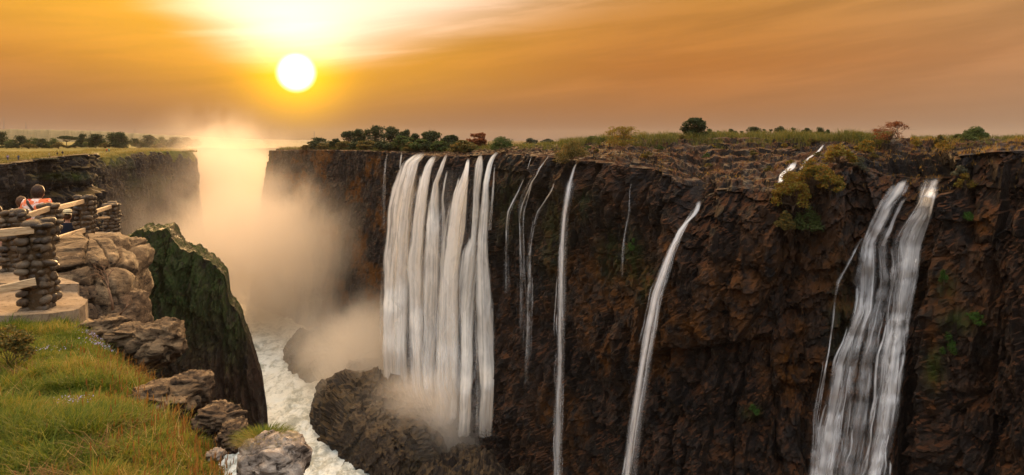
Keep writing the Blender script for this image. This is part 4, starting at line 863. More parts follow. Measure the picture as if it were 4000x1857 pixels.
# dry fallen straw
N = 350; by = 2.9+rng.random(N)**1.4*5.5; bx = by*(-.78+rng.random(N)*.55); kp = (bx < edge_x(by)-.1) & ~((bx < -6.1) & (by > 8.6)); bx, by = bx[kp], by[kp]; n = len(bx)
V, q, t = blades(bx, by, gz(bx, by)+.05+.05*rng.random(n), .04+.08*rng.random(n), np.full(n, .0016), .9+.8*rng.random(n), rng.random(n)*2*PI, .2*rng.random(n))
M_straw = mat_blade('straw', [(0, (.38, .23, .07)), (1, (.58, .42, .2))], (.5, .35, .12))
tag(mesh_np('grass', V, [q, t], [M_straw]), 'loose dry straw lying over the green grass', 'grass', kind='stuff')
# grass cap on the stained boulder
cx, cyy, cz = P(1035, 1716, 3.87); N = 1500; r = np.sqrt(rng.random(N)); a_ = rng.random(N)*2*PI; bx = cx+.125*r*np.cos(a_); by = cyy+.09*r*np.sin(a_); n = N
V, q, t = blades(bx, by, cz-.035*r+.0+0*bx, .04+.05*rng.random(n), np.full(n, .0028), .5*r+.2, a_, .3+.5*rng.random(n))
tuft = tag(place(mesh_np('grass_tuft', V, [q, t], [M_grass]), (cx, cyy, cz)), 'rounded tuft of yellow grass on top of the white-stained boulder', 'grass tuft')
# ------------------------------------------------------------------ trees and shrubs
def mat_leaf(name, a, b, c_=None, tr=.35):
    k = NT(name); n = k.noise(k.pos(), .5, 3, .6); i = k.island()
    c = k.mix(i, a, b)
    if c_: c = k.mix(k.mr(k.math('ADD', i, k.math('MULTIPLY', n, .6)), .75, 1.05), c, c_)
    s = k.bsdf(c, .7, .25); t = k.n('BsdfTranslucent'); k.set(t.inputs[0], c); m = k.n('MixShader'); m.inputs[0].default_value = tr
    k.t.links.new(s, m.inputs[1]); k.t.links.new(t.outputs[0], m.inputs[2]); return k.done(m.outputs[0])
M_lf = {'dark': mat_leaf('dark_leaf', (.016, .026, .009), (.042, .058, .016)), 'green': mat_leaf('green_leaf', (.030, .050, .012), (.075, .105, .022)),
        'olive': mat_leaf('olive_leaf', (.045, .050, .012), (.12, .105, .022), (.16, .10, .02)), 'orange': mat_leaf('orange_leaf', (.13, .075, .008), (.26, .13, .012), (.16, .15, .02)),
        'red': mat_leaf('red_leaf', (.10, .028, .008), (.20, .065, .016)), 'yellow': mat_leaf('yellow_green_leaf', (.09, .085, .010), (.19, .16, .02), (.24, .12, .012)),
        'grey': mat_leaf('grey_leaf', (.05, .055, .035), (.09, .10, .06)), 'fern': mat_leaf('fern_leaf', (.020, .060, .008), (.05, .12, .012))}
k = NT('bark'); n = k.noise(k.pos((1, 1, .3)), 6., 5, .6); M_bark = k.done(k.bsdf(k.mix(n, (.03, .020, .014), (.11, .075, .05)), .9, .15, k.bump(n, .6, .05)))
def leaves(c, s, rg, flat=.6):
    n = len(c); a = rg.normal(size=(n, 3)); a[:, 2] *= flat; a /= np.linalg.norm(a, axis=1)[:, None]; b = np.cross(a, rg.normal(size=(n, 3))); b /= np.linalg.norm(b, axis=1)[:, None]
    s = np.broadcast_to(s, (n,))[:, None]*(.6+.8*rg.random(n))[:, None]
    V = np.stack([c-a*s, c-b*s*.45+a*s*.1, c+a*s, c+b*s*.45+a*s*.1], 1); return V.reshape(-1, 3), np.arange(4*n).reshape(-1, 4)
def tree_geo(h, w, seed, leaf, nl, ncl=14, trunk=.35, form='round', stems=1, tr=None, cl=.30):
    """trunk + crown, base at the origin, height h, crown width w"""
    rg = np.random.default_rng(seed); T = MB(); C = []; tr = tr or .028*h
    hc = h*trunk
    cs = []
    for i in range(ncl):
        a = rg.random()*2*PI; r = math.sqrt(rg.random())
        if form == 'flat': z = h*(.80+.12*rg.random()-.12*r*r)
        elif form == 'bush': z = h*(.15+.72*math.sqrt(max(0, 1-r*r))*rg.uniform(.45, 1.))
        else:
            f = rg.random(); r *= math.sqrt(max(.05, 1-((f-.42)/.62)**2)); z = hc+(h*.90-hc)*f
        cs.append((.40*w*r*math.cos(a), .40*w*r*math.sin(a), z))
    cs = np.array(cs); cs[0] = (.05*w, 0, h*.86)
    bases = [np.array([rg.normal()*.03*w*(stems > 1), rg.normal()*.03*w*(stems > 1), -.15*h*.2]) for _ in range(stems)]
    forks = []
    for b0 in bases:
        top = np.array([rg.normal()*.07*w, rg.normal()*.07*w, hc*rg.uniform(.85, 1.1)]); mid = (b0+top)/2+rg.normal(size=3)*.02*h
        T.tube([b0, mid, top], [tr*1.25/math.sqrt(stems), tr/math.sqrt(stems), tr*.75/math.sqrt(stems)], 6); forks.append(top)
    for i, c in enumerate(cs):
        f = forks[i % stems]; m = (f+c)/2+np.array([rg.normal()*.04*w, rg.normal()*.04*w, -.03*h]); T.tube([f, m, c], [tr*.5/math.sqrt(stems), tr*.28, tr*.10], 5)
        for _ in range(3):
            e = c+rg.normal(size=3)*np.array([.10*w, .10*w, .06*h]); T.tube([m*.3+c*.7, e], [tr*.14, tr*.05], 4)
    per = max(4, int(nl*2.4)//ncl)
    for c in cs:
        rad = np.array([cl*w, cl*w, cl*(.80*h if form != 'flat' else .25*h)])*rg.uniform(.7, 1.15)*.80
        d = rg.normal(size=(per, 3)); d /= np.linalg.norm(d, axis=1)[:, None]; d *= (rg.random(per)**.45)[:, None]
        C.append(c+d*rad)
    C = np.concatenate(C); C[:, 2] = np.maximum(C[:, 2], .03*h)
    V, q = leaves(C, leaf, rg); return T, (V, q)
def tree(name, cat, label, pos, h, w, seed, lf, leaf, nl, group=None, **kw):
    T, (V, q) = tree_geo(h, w, seed, leaf, nl, **kw); r = empty(name, pos, seed*1.3)
    T.build('trunk', M_bark, r, True); mesh_np('crown', V, [q], [M_lf[lf]], r)
    return tag(r, label, cat, group)
def ground_at(u, v, dm=None, dflt=None):
    dm = DMR if dm is None else dm
    Y = np.min(depth_at(np.array([u-8., u, u+8.]), np.array([v, v, v]), dm)); Y = dflt if (Y > 9000 or dflt) else Y
    return P(u, v, Y), Y
def make_lookup(S_):
    cu = CU+F*S_[:, 0]/np.maximum(S_[:, 1], 5); rr_ = np.hypot(S_[:, 0], S_[:, 1]); sel = (rr_ < 900) & (S_[:, 2] > -16)
    gu = np.clip(((cu[sel]+400)/6).astype(int), 0, 1000); gy_ = np.clip(((S_[sel, 1]-60)/2.).astype(int), 0, 420); g = np.full((1001, 421), np.nan); zz = S_[sel, 2]; o_ = np.argsort(zz); g[gu[o_], gy_[o_]] = zz[o_]
    # fill along the distance axis where rows are far apart
    x_ = np.arange(421)
    for i in range(1001):
        ok = ~np.isnan(g[i])
        if ok.sum() > 2: g[i] = np.where((x_ >= x_[ok][0]), np.interp(x_, x_[ok], g[i][ok]), np.nan)
    return g
GR, GL = make_lookup(VR), make_lookup(VL)
def zfar(u, Y, g=None, dflt=-4.):
    g = GR if g is None else g; z = g[np.clip(((np.asarray(u)+400)/6).astype(int), 0, 1000), np.clip(((np.asarray(Y)-60)/2.).astype(int), 0, 420)]
    return np.where(np.isnan(z), dflt, z)
def t_px(name, cat, label, u, vb, vt, wpx, seed, lf, leaf=.22, nl=1500, Y=None, group=None, dm=None, **kw):
    p, Y = ground_at(u, vb, dm, Y); p[2] = max(p[2], float(zfar(u, Y, GL if dm is not None else GR, p[2])))
    return tree(name, cat, label, p, (HV-vt)/F*Y-p[2], wpx/F*Y, seed, lf, leaf, nl, group, **kw)
# single trees and shrubs on the rim of the right wall
t_px('tree', 'tree', 'dark dense round tree standing alone on the skyline between the orange shrub and the palms', 2716, 548, 459, 112, 11, 'dark', .34, 3000, Y=212, ncl=46, trunk=.10, cl=.20)
t_px('tree', 'tree', 'spreading many-stemmed tree with thin orange leaves at the rim behind the falls', 2436, 592, 486, 176, 12, 'orange', .22, 1300, Y=188, ncl=40, trunk=.22, stems=4, form='round', cl=.17, tr=.16)
t_px('tree', 'tree', 'sparse tree with dark red leaves and a bare branch, above the double cascade', 3492, 590, 468, 178, 13, 'red', .20, 620, Y=158, ncl=36, trunk=.28, stems=3, cl=.13, tr=.13)
t_px('shrub', 'shrub', 'olive shrub overhanging the rim right where the tallest thin fall starts', 2238, 640, 546, 135, 14, 'olive', .20, 2600, ncl=18, trunk=.15, form='bush', stems=3)
t_px('shrub', 'shrub', 'bright green shrub at the lip of the white curtain nearest the dark wall', 1955, 594, 533, 100, 15, 'green', .24, 1800, ncl=16, trunk=.15, form='bush', stems=3, Y=232)
t_px('shrub', 'shrub', 'round green shrub on the skyline close to the edge of the frame', 3816, 556, 497, 92, 16, 'green', .18, 2200, Y=150, ncl=16, trunk=.2, form='bush', stems=3)
t_px('shrub', 'shrub', 'low green shrub on the skyline beside the orange-leaved tree', 2322, 572, 532, 78, 17, 'green', .24, 1000, Y=225, ncl=10, trunk=.2, form='bush')
# bare branch and bare little tree
def bare(name, cat, label, pos, h, seed, levels=4, spread=.55, r0=None, group=None, lean=(0, 0), mat=None, par='branches', pieces=True):
    rg = np.random.default_rng(seed); mb, tw = MB(), MB()
    def grow(p, d, L, r, lv):
        pts = [p]
        for _ in range(3): d = d+rg.normal(size=3)*.16; d /= np.linalg.norm(d); pts.append(pts[-1]+d*L/3)
        (mb if lv == levels else tw).tube(pts, np.linspace(r, r*.6, 4), 5 if lv > 1 else 4)
        if lv == 0: return
        for _ in range(rg.integers(2, 4)):
            nd = d+rg.normal(size=3)*spread; nd[2] += .12; nd /= np.linalg.norm(nd); grow(pts[rg.integers(2, 4)], nd, L*rg.uniform(.55, .8), r*.58, lv-1)
    d0 = np.array([lean[0], lean[1], 1.]); grow(np.zeros(3), d0/np.linalg.norm(d0), h*.36, r0 or h*.03, levels)
    r = empty(name, pos); mb.build('trunk', mat or M_bark, r, True); tw.build(par, mat or M_bark, r, True); return tag(r, label, cat, group)
bare('bare_tree', 'tree', 'small leafless tree on the rim beside the red-leaved tree', np.array([(3626-CU)/F*150, 150, float(zfar(3626, 150))]), 4.4, 5, 4, .5)
bare('bare_tree', 'tree', 'leafless pale tree top showing over the wood behind the main falls', P(1700, 583, 330), 11.5, 8, 5, .42)
bare('dead_stump', 'stump', 'black dead stump with spiky roots on the red terraces', np.array([(2850-CU)/F*190, 190, float(zfar(2850, 190))]), 2.2, 9, 2, .9, .35)
bare('dead_stump', 'stump', 'black leaning dead limb on the terraces beside the orange-leaved tree', np.array([(2645-CU)/F*190, 190, float(zfar(2645, 190))]), 2.3, 10, 2, .8, .30, lean=(.9, 0))
# bushes hanging on the wall beside the double cascade
HB = 'bushes on the cliff beside the double cascade'
for (u, v, hp, wp, sd, lf, nl, lab) in (
    (3085, 850, 170, 150, 31, 'orange', 4200, 'large bush with orange-yellow leaves hanging from the cliff rim'),
    (3170, 760, 130, 150, 32, 'yellow', 3600, 'yellow-green bush on the rim behind the large orange one'),
    (3235, 770, 100, 110, 36, 'yellow', 2000, 'smaller yellow-green bush tucked against dark slanting rock'),
    (3145, 935, 120, 130, 33, 'green', 2800, 'dark green bush hanging below the large orange one'),
    (3060, 930, 100, 80, 37, 'olive', 1500, 'olive bush trailing down the cliff under the large orange one'),
    (3270, 665, 95, 130, 34, 'orange', 1900, 'airy orange bush on the terrace uphill of the yellow-green bushes'),
    (3375, 622, 72, 100, 35, 'yellow', 1500, 'low yellow-green bush on the terrace under the red-leaved tree')):
    p, Y = ground_at(u, v-hp*.15); t = tree('bush', 'bush', lab, p+np.array([0, -1., 0]), hp/F*Y, wp/F*Y, sd, lf, .27, int(nl*.42), HB, ncl=44, trunk=.15, form='bush', stems=3, cl=.19)
for (u, v, hp, wp, sd, lf, lab) in (
    (3745, 700, 40, 55, 41, 'grey', 'small grey-green shrub on the bluff just right of the cascade top'),
    (3765, 765, 70, 70, 42, 'orange', 'thin orange shrub clinging to the bluff under the grey-green one'),
    (3770, 880, 40, 60, 43, 'fern', 'green fern clump on the bluff beside the cascade'),
    (3800, 1275, 45, 90, 44, 'fern', 'broad fern clump far down the bluff'),
    (3700, 1440, 110, 60, 45, 'fern', 'long hanging ferns beside the lower cascade'),
    (3680, 1130, 60, 40, 46, 'fern', 'narrow ferns close to the wet edge of the cascade'),
    (2938, 1625, 36, 46, 47, 'fern', 'bright green tuft alone on the dark wall under the buttress'),
    (2470, 1020, 70, 40, 48, 'fern', 'green hanging ferns on the wall between the tallest thin fall and the jet'),
    (3355, 690, 60, 60, 49, 'grey', 'grey-green shrub among slanting slabs above the cascade'),
    (3690, 600, 40, 80, 50, 'yellow', 'yellow herbs on the corner of the bluff'),
    (3780, 575, 50, 70, 51, 'green', 'green herbs on top of the bluff under the round shrub'),
    (3570, 590, 36, 60, 52, 'orange', 'orange tuft at the foot of the red-leaved tree')):
    p, Y = ground_at(u, v-hp*.3); tree('shrub', 'shrub', lab, p+np.array([0, -.5, 0]), hp/F*Y, wp/F*Y, sd, lf, .15, 420, 'small plants on the bluff and wall', ncl=8, trunk=.15, form='bush', cl=.3)
# wood behind the main falls
WD = 'wood behind the main falls'
for i, (u, vt, wp, lf, dY, lab) in enumerate((
    (1246, 538, 92, 'dark', 20, 'dark round tree at the end of the wood, closest to the spray'), (1309, 543, 40, 'dark', 20, 'narrow dark tree standing in the gap at the end of the wood'),
    (1365, 509, 66, 'dark', 45, 'first tall dark tree of the wood'), (1405, 505, 60, 'dark', 60, 'dark tree between the first tall one and the tallest crown'),
    (1462, 488, 90, 'dark', 50, 'tallest tree in the middle of the wood'), (1532, 491, 76, 'dark', 52, 'second tallest tree, broad dark crown beside the tallest'),
    (1585, 507, 56, 'dark', 60, 'dark tree stepping down from the tall pair'), (1574, 531, 78, 'green', 22, 'lighter green round tree in front of the tall dark wood'),
    (1622, 520, 52, 'dark', 50, 'dark tree in the dip of the wood before the bare crown'), (1684, 509, 76, 'dark', 48, 'dark tree under the bare pale crown'),
    (1758, 528, 80, 'dark', 45, 'last dark round tree of the wood'), (1640, 545, 70, 'green', 20, 'green bush at the foot of the wood near its dip'),
    (1810, 549, 86, 'olive', 18, 'light green dome-shaped bush behind the pointed curtain'), (1868, 521, 74, 'red', 45, 'rusty red-leaved tree behind the last curtains'),
    (1430, 550, 80, 'olive', 15, 'olive bush at the foot of the tallest tree'), (1345, 553, 60, 'olive', 15, 'olive bush at the foot of the first tall dark tree'), (1500, 552, 70, 'dark', 15, 'dark bush under the second tallest tree'),
    (1196, 568, 44, 'olive', 3, 'low shrub on the very edge of the far cliff'), (1720, 550, 60, 'green', 25, 'green bush below the last dark round tree'), (1395, 556, 70, 'dark', 22, 'dark bush at the foot of the wood beside the first tall tree'), (1545, 556, 80, 'dark', 18, 'dark bush at the foot of the lighter green round tree'), (1605, 557, 60, 'olive', 14, 'olive bush in front of the dip of the wood'), (1675, 556, 60, 'dark', 22, 'dark bush below the bare pale crown'), (1460, 556, 60, 'green', 28, 'green bush hidden low between the tall trees'), (1780, 556, 60, 'dark', 28, 'dark bush below the last dark tree of the wood'), (1275, 560, 70, 'olive', 14, 'olive bush linking the two dark trees by the spray'))):
    Yl = np.interp(u, tabR[2:, 0], tabR[2:, 1])+dY; zg = -5.2 if u < 1600 else -4.4
    zg = float(zfar(u, Yl, GR, zg)); p = P(u, HV, Yl); p[2] = zg; vb = HV-zg*F/Yl
    tree('tree' if vt < 545 else 'shrub', 'tree' if vt < 545 else 'shrub', lab, p, (vb-vt)/F*Yl, wp/F*Yl*1.22, 60+i, lf, .55, 1050, WD, ncl=34, trunk=.12 if lf != 'olive' else .05, cl=.22)
# hedge of nearer bushes and the far palms on the right skyline
SK = 'bushes on the right skyline'
for i, (u, vt, wp, lf, Y, lab) in enumerate(((2072, 541, 56, 'grey', 420, 'far greyish bush past the shrub at the last curtain'), (2140, 543, 60, 'grey', 430, 'next far greyish bush toward the olive shrub'), (2590, 530, 60, 'green', 225, 'green bush among reeds before the dark round tree'),
    (2622, 519, 50, 'green', 235, 'pointed green bush among reeds before the dark round tree'), (2775, 505, 50, 'green', 230, 'green bush touching the dark round tree'), (2856, 503, 56, 'dark', 260, 'dark bush between the dark round tree and the palms'),
    (3150, 500, 48, 'dark', 250, 'dark bushy clump just past the lone palm'), (3200, 498, 60, 'dark', 245, 'broadest dark clump past the lone palm'), (3235, 506, 36, 'green', 240, 'small green clump at the end of the dark clumps'), (3310, 512, 60, 'green', 210, 'low green bush in the reeds before the red-leaved tree'), (3360, 515, 60, 'olive', 205, 'olive bush in the reeds touching the red-leaved tree'), (3745, 525, 30, 'green', 152, 'small green bush left of the round skyline shrub'), (3670, 530, 36, 'olive', 150, 'thin olive bush by the leafless little tree'))):
    zg = float(zfar(u, Y, GR, -.4)) if Y < 300 else -2.5; p = P(u, HV, Y); p[2] = zg; vb = HV-zg*F/Y
    tree('shrub', 'shrub', lab, p, (vb-vt)/F*Y, wp/F*Y, 90+i, lf, .26 if Y < 300 else .5, 900, SK, ncl=12, trunk=.12, form='bush', stems=2, cl=.27)
rg = np.random.default_rng(21)
for i in range(22):      # low scrub dotted over the terraces
    u = rg.uniform(2280, 3420); b = rg.uniform(.25, 1.05); tb = tabR[2:]; Y = np.interp(u, tb[:, 0], tb[:, 1])+np.interp(u, tb[:, 0], tb[:, 4])*b; z = float(zfar(u, Y)); w_ = rg.uniform(1.3, 3.2)
    tree('shrub', 'shrub', 'low scrubby bush dotted on the red-brown terraces above the jet', ((u-CU)/F*Y, Y, z-.1), w_*rg.uniform(.45, .7), w_, 200+i, ('olive', 'yellow', 'green', 'olive')[i % 4], .20, 170, 'low scrub on the terraces', ncl=12, trunk=.12, form='bush', stems=2, cl=.24)
def palm(label, u, vt, Y, wpx, seed):
    rg = np.random.default_rng(seed); p = P(u, HV, Y); p[2] = -1.5; h = (HV-vt)/F*Y+1.5; r = empty('palm_tree', p); T = MB(); T.tube([(0, 0, -.3), (.1*h*rg.normal()*.3, 0, h*.45), (.1, 0, h*.80)], [.30, .24, .20], 6); T.build('trunk', M_bark, r, True)
    C = MB(); w = wpx/F*Y
    for i in range(26):
        a = rg.random()*2*PI; e = rg.uniform(-.5, 1.2); d = np.array([math.cos(a)*math.cos(e), math.sin(a)*math.cos(e), math.sin(e)]); s = np.cross(d, [0, 0, 1]); s /= np.linalg.norm(s); c0 = np.array([.1, 0, h*.80]); L = w*.5*rg.uniform(.8, 1.1)
        pts = [c0+d*L*f-np.array([0, 0, .22*L*f*f]) for f in (0, .4, .75, 1)]; wd = [.1*L, .24*L, .30*L, .06*L]
        V = np.concatenate([[q_+s*b, q_-s*b] for q_, b in zip(pts, wd)]); C.add(V, [(0, 1, 3, 2), (2, 3, 5, 4), (4, 5, 7, 6)])
    C.build('crown', M_lf['dark'], r); return tag(r, label, 'palm', 'palms on the far right skyline')
for i, (u, vt, Y, wp, lab) in enumerate(((2808, 509, 430, 26, 'palm by the dark round tree'), (2868, 510, 430, 24, 'short palm just before the broad far tree'), (2896, 511, 430, 26, 'palm with pale trunk against the broad far tree'), (2985, 502, 430, 30, 'palm on the far side of the broad far tree'), (3010, 503, 430, 26, 'second palm past the broad far tree'), (3098, 497, 420, 32, 'lone tall fan palm on the skyline'))):
    palm(lab, u, vt, Y, wp, 120+i)
for i, (u, vt, wp, lab) in enumerate(((2942, 496, 62, 'broad far tree in the middle of the palms'), (3048, 498, 54, 'round far tree next to the lone tall palm'))):
    p = P(u, HV, 440); p[2] = -2; tree('tree', 'tree', lab, p, (HV-vt)/F*440+2, wp/F*440, 130+i, 'dark', .5, 1300, 'palms on the far right skyline', ncl=16, trunk=.25)
# belt of trees beyond the grass field on the left
BT = 'belt of trees beyond the left field'
proto = {}
kinds = [('dark', 'round', .22), ('green', 'round', .2), ('dark', 'flat', .5), ('olive', 'bush', .12), ('dark', 'bush', .12)]
labs = ['dark round tree in the tree belt beyond the left field', 'mid-green round tree in the tree belt beyond the left field', 'flat-topped acacia in the tree belt beyond the left field', 'olive bush along the foot of the tree belt beyond the left field', 'dark bush along the foot of the tree belt beyond the left field']
for j, (lf, form, tk) in enumerate(kinds):
    T, (V, q) = tree_geo(10., 11. if form != 'flat' else 15., 140+j, .42, 1300, ncl=18, trunk=tk, form=form, cl=.28)
    r = empty('tree' if form != 'bush' else 'shrub'); T.build('trunk', M_bark, r, True); mesh_np('crown', V, [q], [M_lf[lf]], r); proto[j] = r
spots = [(4, 516, 50, 0), (38, 545, 44, 1), (82, 531, 56, 0), (128, 539, 50, 1), (165, 543, 46, 0), (205, 541, 44, 1), (258, 529, 70, 2), (320, 524, 40, 0), (375, 525, 76, 0), (350, 550, 60, 1), (530, 541, 42, 0), (582, 529, 64, 0), (632, 536, 50, 1), (680, 537, 58, 0), (728, 538, 60, 0), (765, 545, 50, 0), (-40, 530, 60, 0), (620, 560, 50, 3), (300, 556, 44, 4), (110, 558, 50, 3), (60, 560, 44, 4), (230, 555, 50, 3), (265, 568, 24, 3), (555, 556, 50, 4), (700, 560, 50, 3), (190, 562, 40, 1), (25, 562, 40, 4), (410, 557, 40, 3), (150, 560, 36, 4), (655, 556, 44, 4)]
rg = np.random.default_rng(5); used = set()
for i, (u, vt, wp, j) in enumerate(spots):
    o = proto[j]
    if j in used:
        n = o.copy(); COL.objects.link(n)
        for ch in o.children: c = ch.copy(); COL.objects.link(c); c.parent = n
        o = n
    used.add(j); Y = 600+rg.uniform(-25, 40)-(30 if j > 2 else 0); p = P(u, HV, Y); p[2] = -7.0; h = (HV-7.*-F/Y-vt)/F*Y; base = 11. if kinds[j][1] != 'flat' else 15.
    o.location = p; o.scale = (wp/F*Y/base*1.15, wp/F*Y/base*1.15, h/10.); o.rotation_euler = (0, 0, rg.random()*6); tag(o, labs[j], 'tree' if kinds[j][1] != 'bush' else 'shrub', ('dark round trees', 'mid-green round trees', 'flat-topped acacias', 'olive bushes', 'dark bushes')[j]+' in the belt beyond the left field')
t_px('tree', 'tree', 'biggest dark tree in the left tree belt, crown rising over its neighbours', 462, 588, 515, 100, 160, 'dark', .55, 2600, Y=575, ncl=26, trunk=.16, cl=.26)
t_px('shrub', 'shrub', 'grey-green shrub on the ledge of the dark bluff across the gorge', 185, 692, 648, 90, 161, 'grey', .3, 1200, dm=DML, ncl=14, trunk=.12, form='bush')
# reeds and grass on the rims
def reeds(label, n, us, back, h, mat, wid, seed, zf=None, right=True):
    rg = np.random.default_rng(seed); u = rg.uniform(us[0], us[1], n); b = rg.uniform(back[0], back[1], n)
    tb = tabR[2:] if right else tabL[::-1][:-3]; Yl = np.interp(u, tb[:, 0], tb[:, 1])
    bb = np.interp(u, tb[:, 0], tb[:, 4]) if right else 6
    Y = Yl+bb*b if right else Yl+b
    X = (u-CU)/F*Y; z = np.interp(u, tb[:, 0], tb[:, 3]) if right else np.full(n, -7.2)
    z = zfar(u, Y, GR if right else GL, z)
    cl = fbm(X/4, Y/6, 0, 3, seed) ; kp = (cl > -.12+.25*rg.random(n)-.1); X, Y, z, cl = X[kp], Y[kp], z[kp], cl[kp]; n = len(X)
    V, q, t = blades(X, Y, z-.1, h*(.5+.9*rg.random(n))*(1+.8*cl), wid*(.7+.6*rg.random(n)), .1+.35*rg.random(n), rg.random(n)*2*PI, .1+.5*rg.random(n))
    return tag(mesh_np('grass', V, [q, t], [mat]), label, 'grass', kind='stuff')
M_reed = mat_blade('reed', [(0, (.035, .05, .010)), (.5, (.075, .085, .016)), (.85, (.15, .12, .025)), (1, (.26, .17, .05))], (.14, .13, .03))
M_dry = mat_blade('dry_tuft', [(0, (.12, .08, .012)), (.5, (.24, .14, .02)), (1, (.36, .22, .04))], (.3, .17, .03))
reeds('tall green reeds along the skyline behind the terraces', 32000, (2180, 3480), (.72, 1.7), 1.9, M_reed, .10, 301)
reeds('green grass along the skyline on the bluff', 9000, (3560, 4200), (.5, 2.2), .9, M_reed, .07, 302)
reeds('rank grass on the rim behind the main falls', 12000, (1090, 2200), (.5, 2.2), 1.3, M_reed, .16, 303)
reeds('orange grass tufts scattered on the red terraces', 3200, (2300, 3650), (.05, .9), .55, M_dry, .08, 304)
reeds('yellow grass on the bluff', 3500, (3500, 4100), (.02, .9), .6, M_dry, .06, 306)
reeds('dry grass covering the left field', 30000, (-120, 770), (4, 150), .9, mat_blade('field_grass', [(0, (.10, .11, .02)), (.5, (.2, .16, .04)), (1, (.32, .23, .07))], (.2, .16, .04)), .22, 305, right=False)
# bare shrub in front of the huge boulder, dark weed, flower clumps
M_twig = NT('dry_twig'); n = M_twig.noise(M_twig.pos(), 20., 3, .6); M_twig = M_twig.done(M_twig.bsdf(M_twig.mix(n, (.10, .055, .03), (.22, .13, .075)), .85, .15))
pb = P(440, 1200, 10.8); pb[2] -= .05
bare('bare_shrub', 'shrub', 'leafless twiggy shrub in front of the huge pale boulder', pb, 1.05, 77, 5, .62, .022, lean=(-.1, 0), mat=M_twig)
pb = P(470, 1228, 10.6); bare('bare_shrub', 'shrub', 'low tangle of dead twigs sprawling below the leafless shrub', pb, .55, 79, 4, .9, .012, lean=(.9, 0), mat=M_twig)
pw = P(35, 1560, 5.9); pw[2] = gz(pw[0], pw[1])
tree('weed', 'plant', 'dark leafy weed with reddish tips in the grass at the frame edge', pw, .40, .44, 171, 'olive', .015, 900, None, ncl=30, trunk=.06, form='bush', stems=7, tr=.006, cl=.16)
M_fl = mat_leaf('blue_petal', (.22, .24, .50), (.38, .38, .62))
fl = MB()
for i, (u, v, Y, n_) in enumerate(((375, 1305, 8.3, 80), (400, 1385, 7.4, 110), (292, 1702, 4.6, 60), (180, 1452, 6.7, 40))):
    p = P(u, v, Y); rg = np.random.default_rng(i); c = np.stack([rg.normal(size=n_)*.10*Y/8+p[0], rg.normal(size=n_)*.08*Y/8+p[1], np.zeros(n_)], 1); c[:, 2] = gz(c[:, 0], c[:, 1])+.05+.05*rg.random(n_)
    V, q = leaves(c, .010*Y/7, rg); fl.add(V, q)
tag(fl.build('flowers', M_fl), 'tiny pale blue flowers sprinkled through the grass', 'flowers', kind='stuff')
# ------------------------------------------------------------------ people, far railing, masts
def plain(name, c, rough=.85, c2=None, sc=8., sharp=(.45, .55)):
    k = NT(name)
    col = k.mix(k.mr(k.noise(k.pos(), sc, 3, .6, .8), *sharp), c, c2) if c2 else c
    n = k.noise(k.pos(), 60., 3, .6); return k.done(k.bsdf(col, rough, .2, k.bump(n, .2, .01)))
M_skin = plain('skin', (.36, .19, .12), .6); M_hair = plain('dark_hair', (.018, .010, .007), .6, (.05, .022, .012), 40.); M_hairb = plain('brown_hair', (.05, .025, .012), .6, (.10, .05, .025), 40.)
k = NT('patterned_shirt'); n = k.noise(k.pos((1, 1, 1.3)), 5.5, 2, .5, 1.2); n2 = k.noise(k.pos((1, 1, 1.2)), 8., 2, .5, 1.)
c = k.mix(k.mr(n, .44, .50), (.78, .60, .50), (.75, .17, .06)); c = k.mix(k.mr(n2, .60, .66), c, (.60, .05, .02)); c = k.mix(k.mr(n2, .36, .32), c, (.22, .16, .18)); M_shirt = k.done(k.bsdf(c, .85, .15))
M_white = plain('white_cloth', (.72, .72, .75)); M_navy = plain('dark_cloth', (.012, .013, .020)); M_redc = plain('red_cloth', (.45, .03, .02)); M_jean = plain('blue_denim', (.05, .06, .10)); M_khaki = plain('khaki_cloth', (.30, .24, .16)); M_straw_h = plain('straw_hat', (.50, .40, .22), .8, (.62, .52, .32), 30.); M_teal = plain('teal_cloth', (.03, .30, .24)); M_purp = plain('mauve_cloth', (.20, .14, .24)); M_shoe = plain('shoe', (.03, .025, .02))
def skin_mesh(nodes, edges, sub=1):
    me = bpy.data.meshes.new('skin'); me.from_pydata([n[0] for n in nodes], edges, []); o = bpy.data.objects.new('skin', me); COL.objects.link(o)
    m = o.modifiers.new('Skin', 'SKIN'); m.use_smooth_shade = True
    for i, n in enumerate(nodes): me.skin_vertices[0].data[i].radius = n[1] if isinstance(n[1], tuple) else (n[1], n[1])
    me.skin_vertices[0].data[0].use_root = True
    s = o.modifiers.new('Subdivision', 'SUBSURF'); s.levels = s.render_levels = sub
    bpy.context.view_layer.update(); dg = bpy.context.evaluated_depsgraph_get(); r = bpy.data.meshes.new_from_object(o.evaluated_get(dg))
    bpy.data.objects.remove(o); bpy.data.meshes.remove(me); return r
def chain(nodes, edges, pts, start):
    p = start
    for c, r in pts: nodes.append((c, r)); edges.append((p, len(nodes)-1)); p = len(nodes)-1
    return p
def arm_pts(s, pose):
    return {'down': [((s*.185, 0, 1.415), .058), ((s*.24, -.02, 1.15), .043), ((s*.245, .06, .92), .030)],
            'rail': [((s*.185, 0, 1.40), .058), ((s*.26, .05, 1.14), .043), ((s*.17, .27, 1.08), .030)],
            'lap': [((s*.185, 0, 1.40), .058), ((s*.25, .03, 1.13), .043), ((s*.13, .25, 1.02), .030)]}[pose]
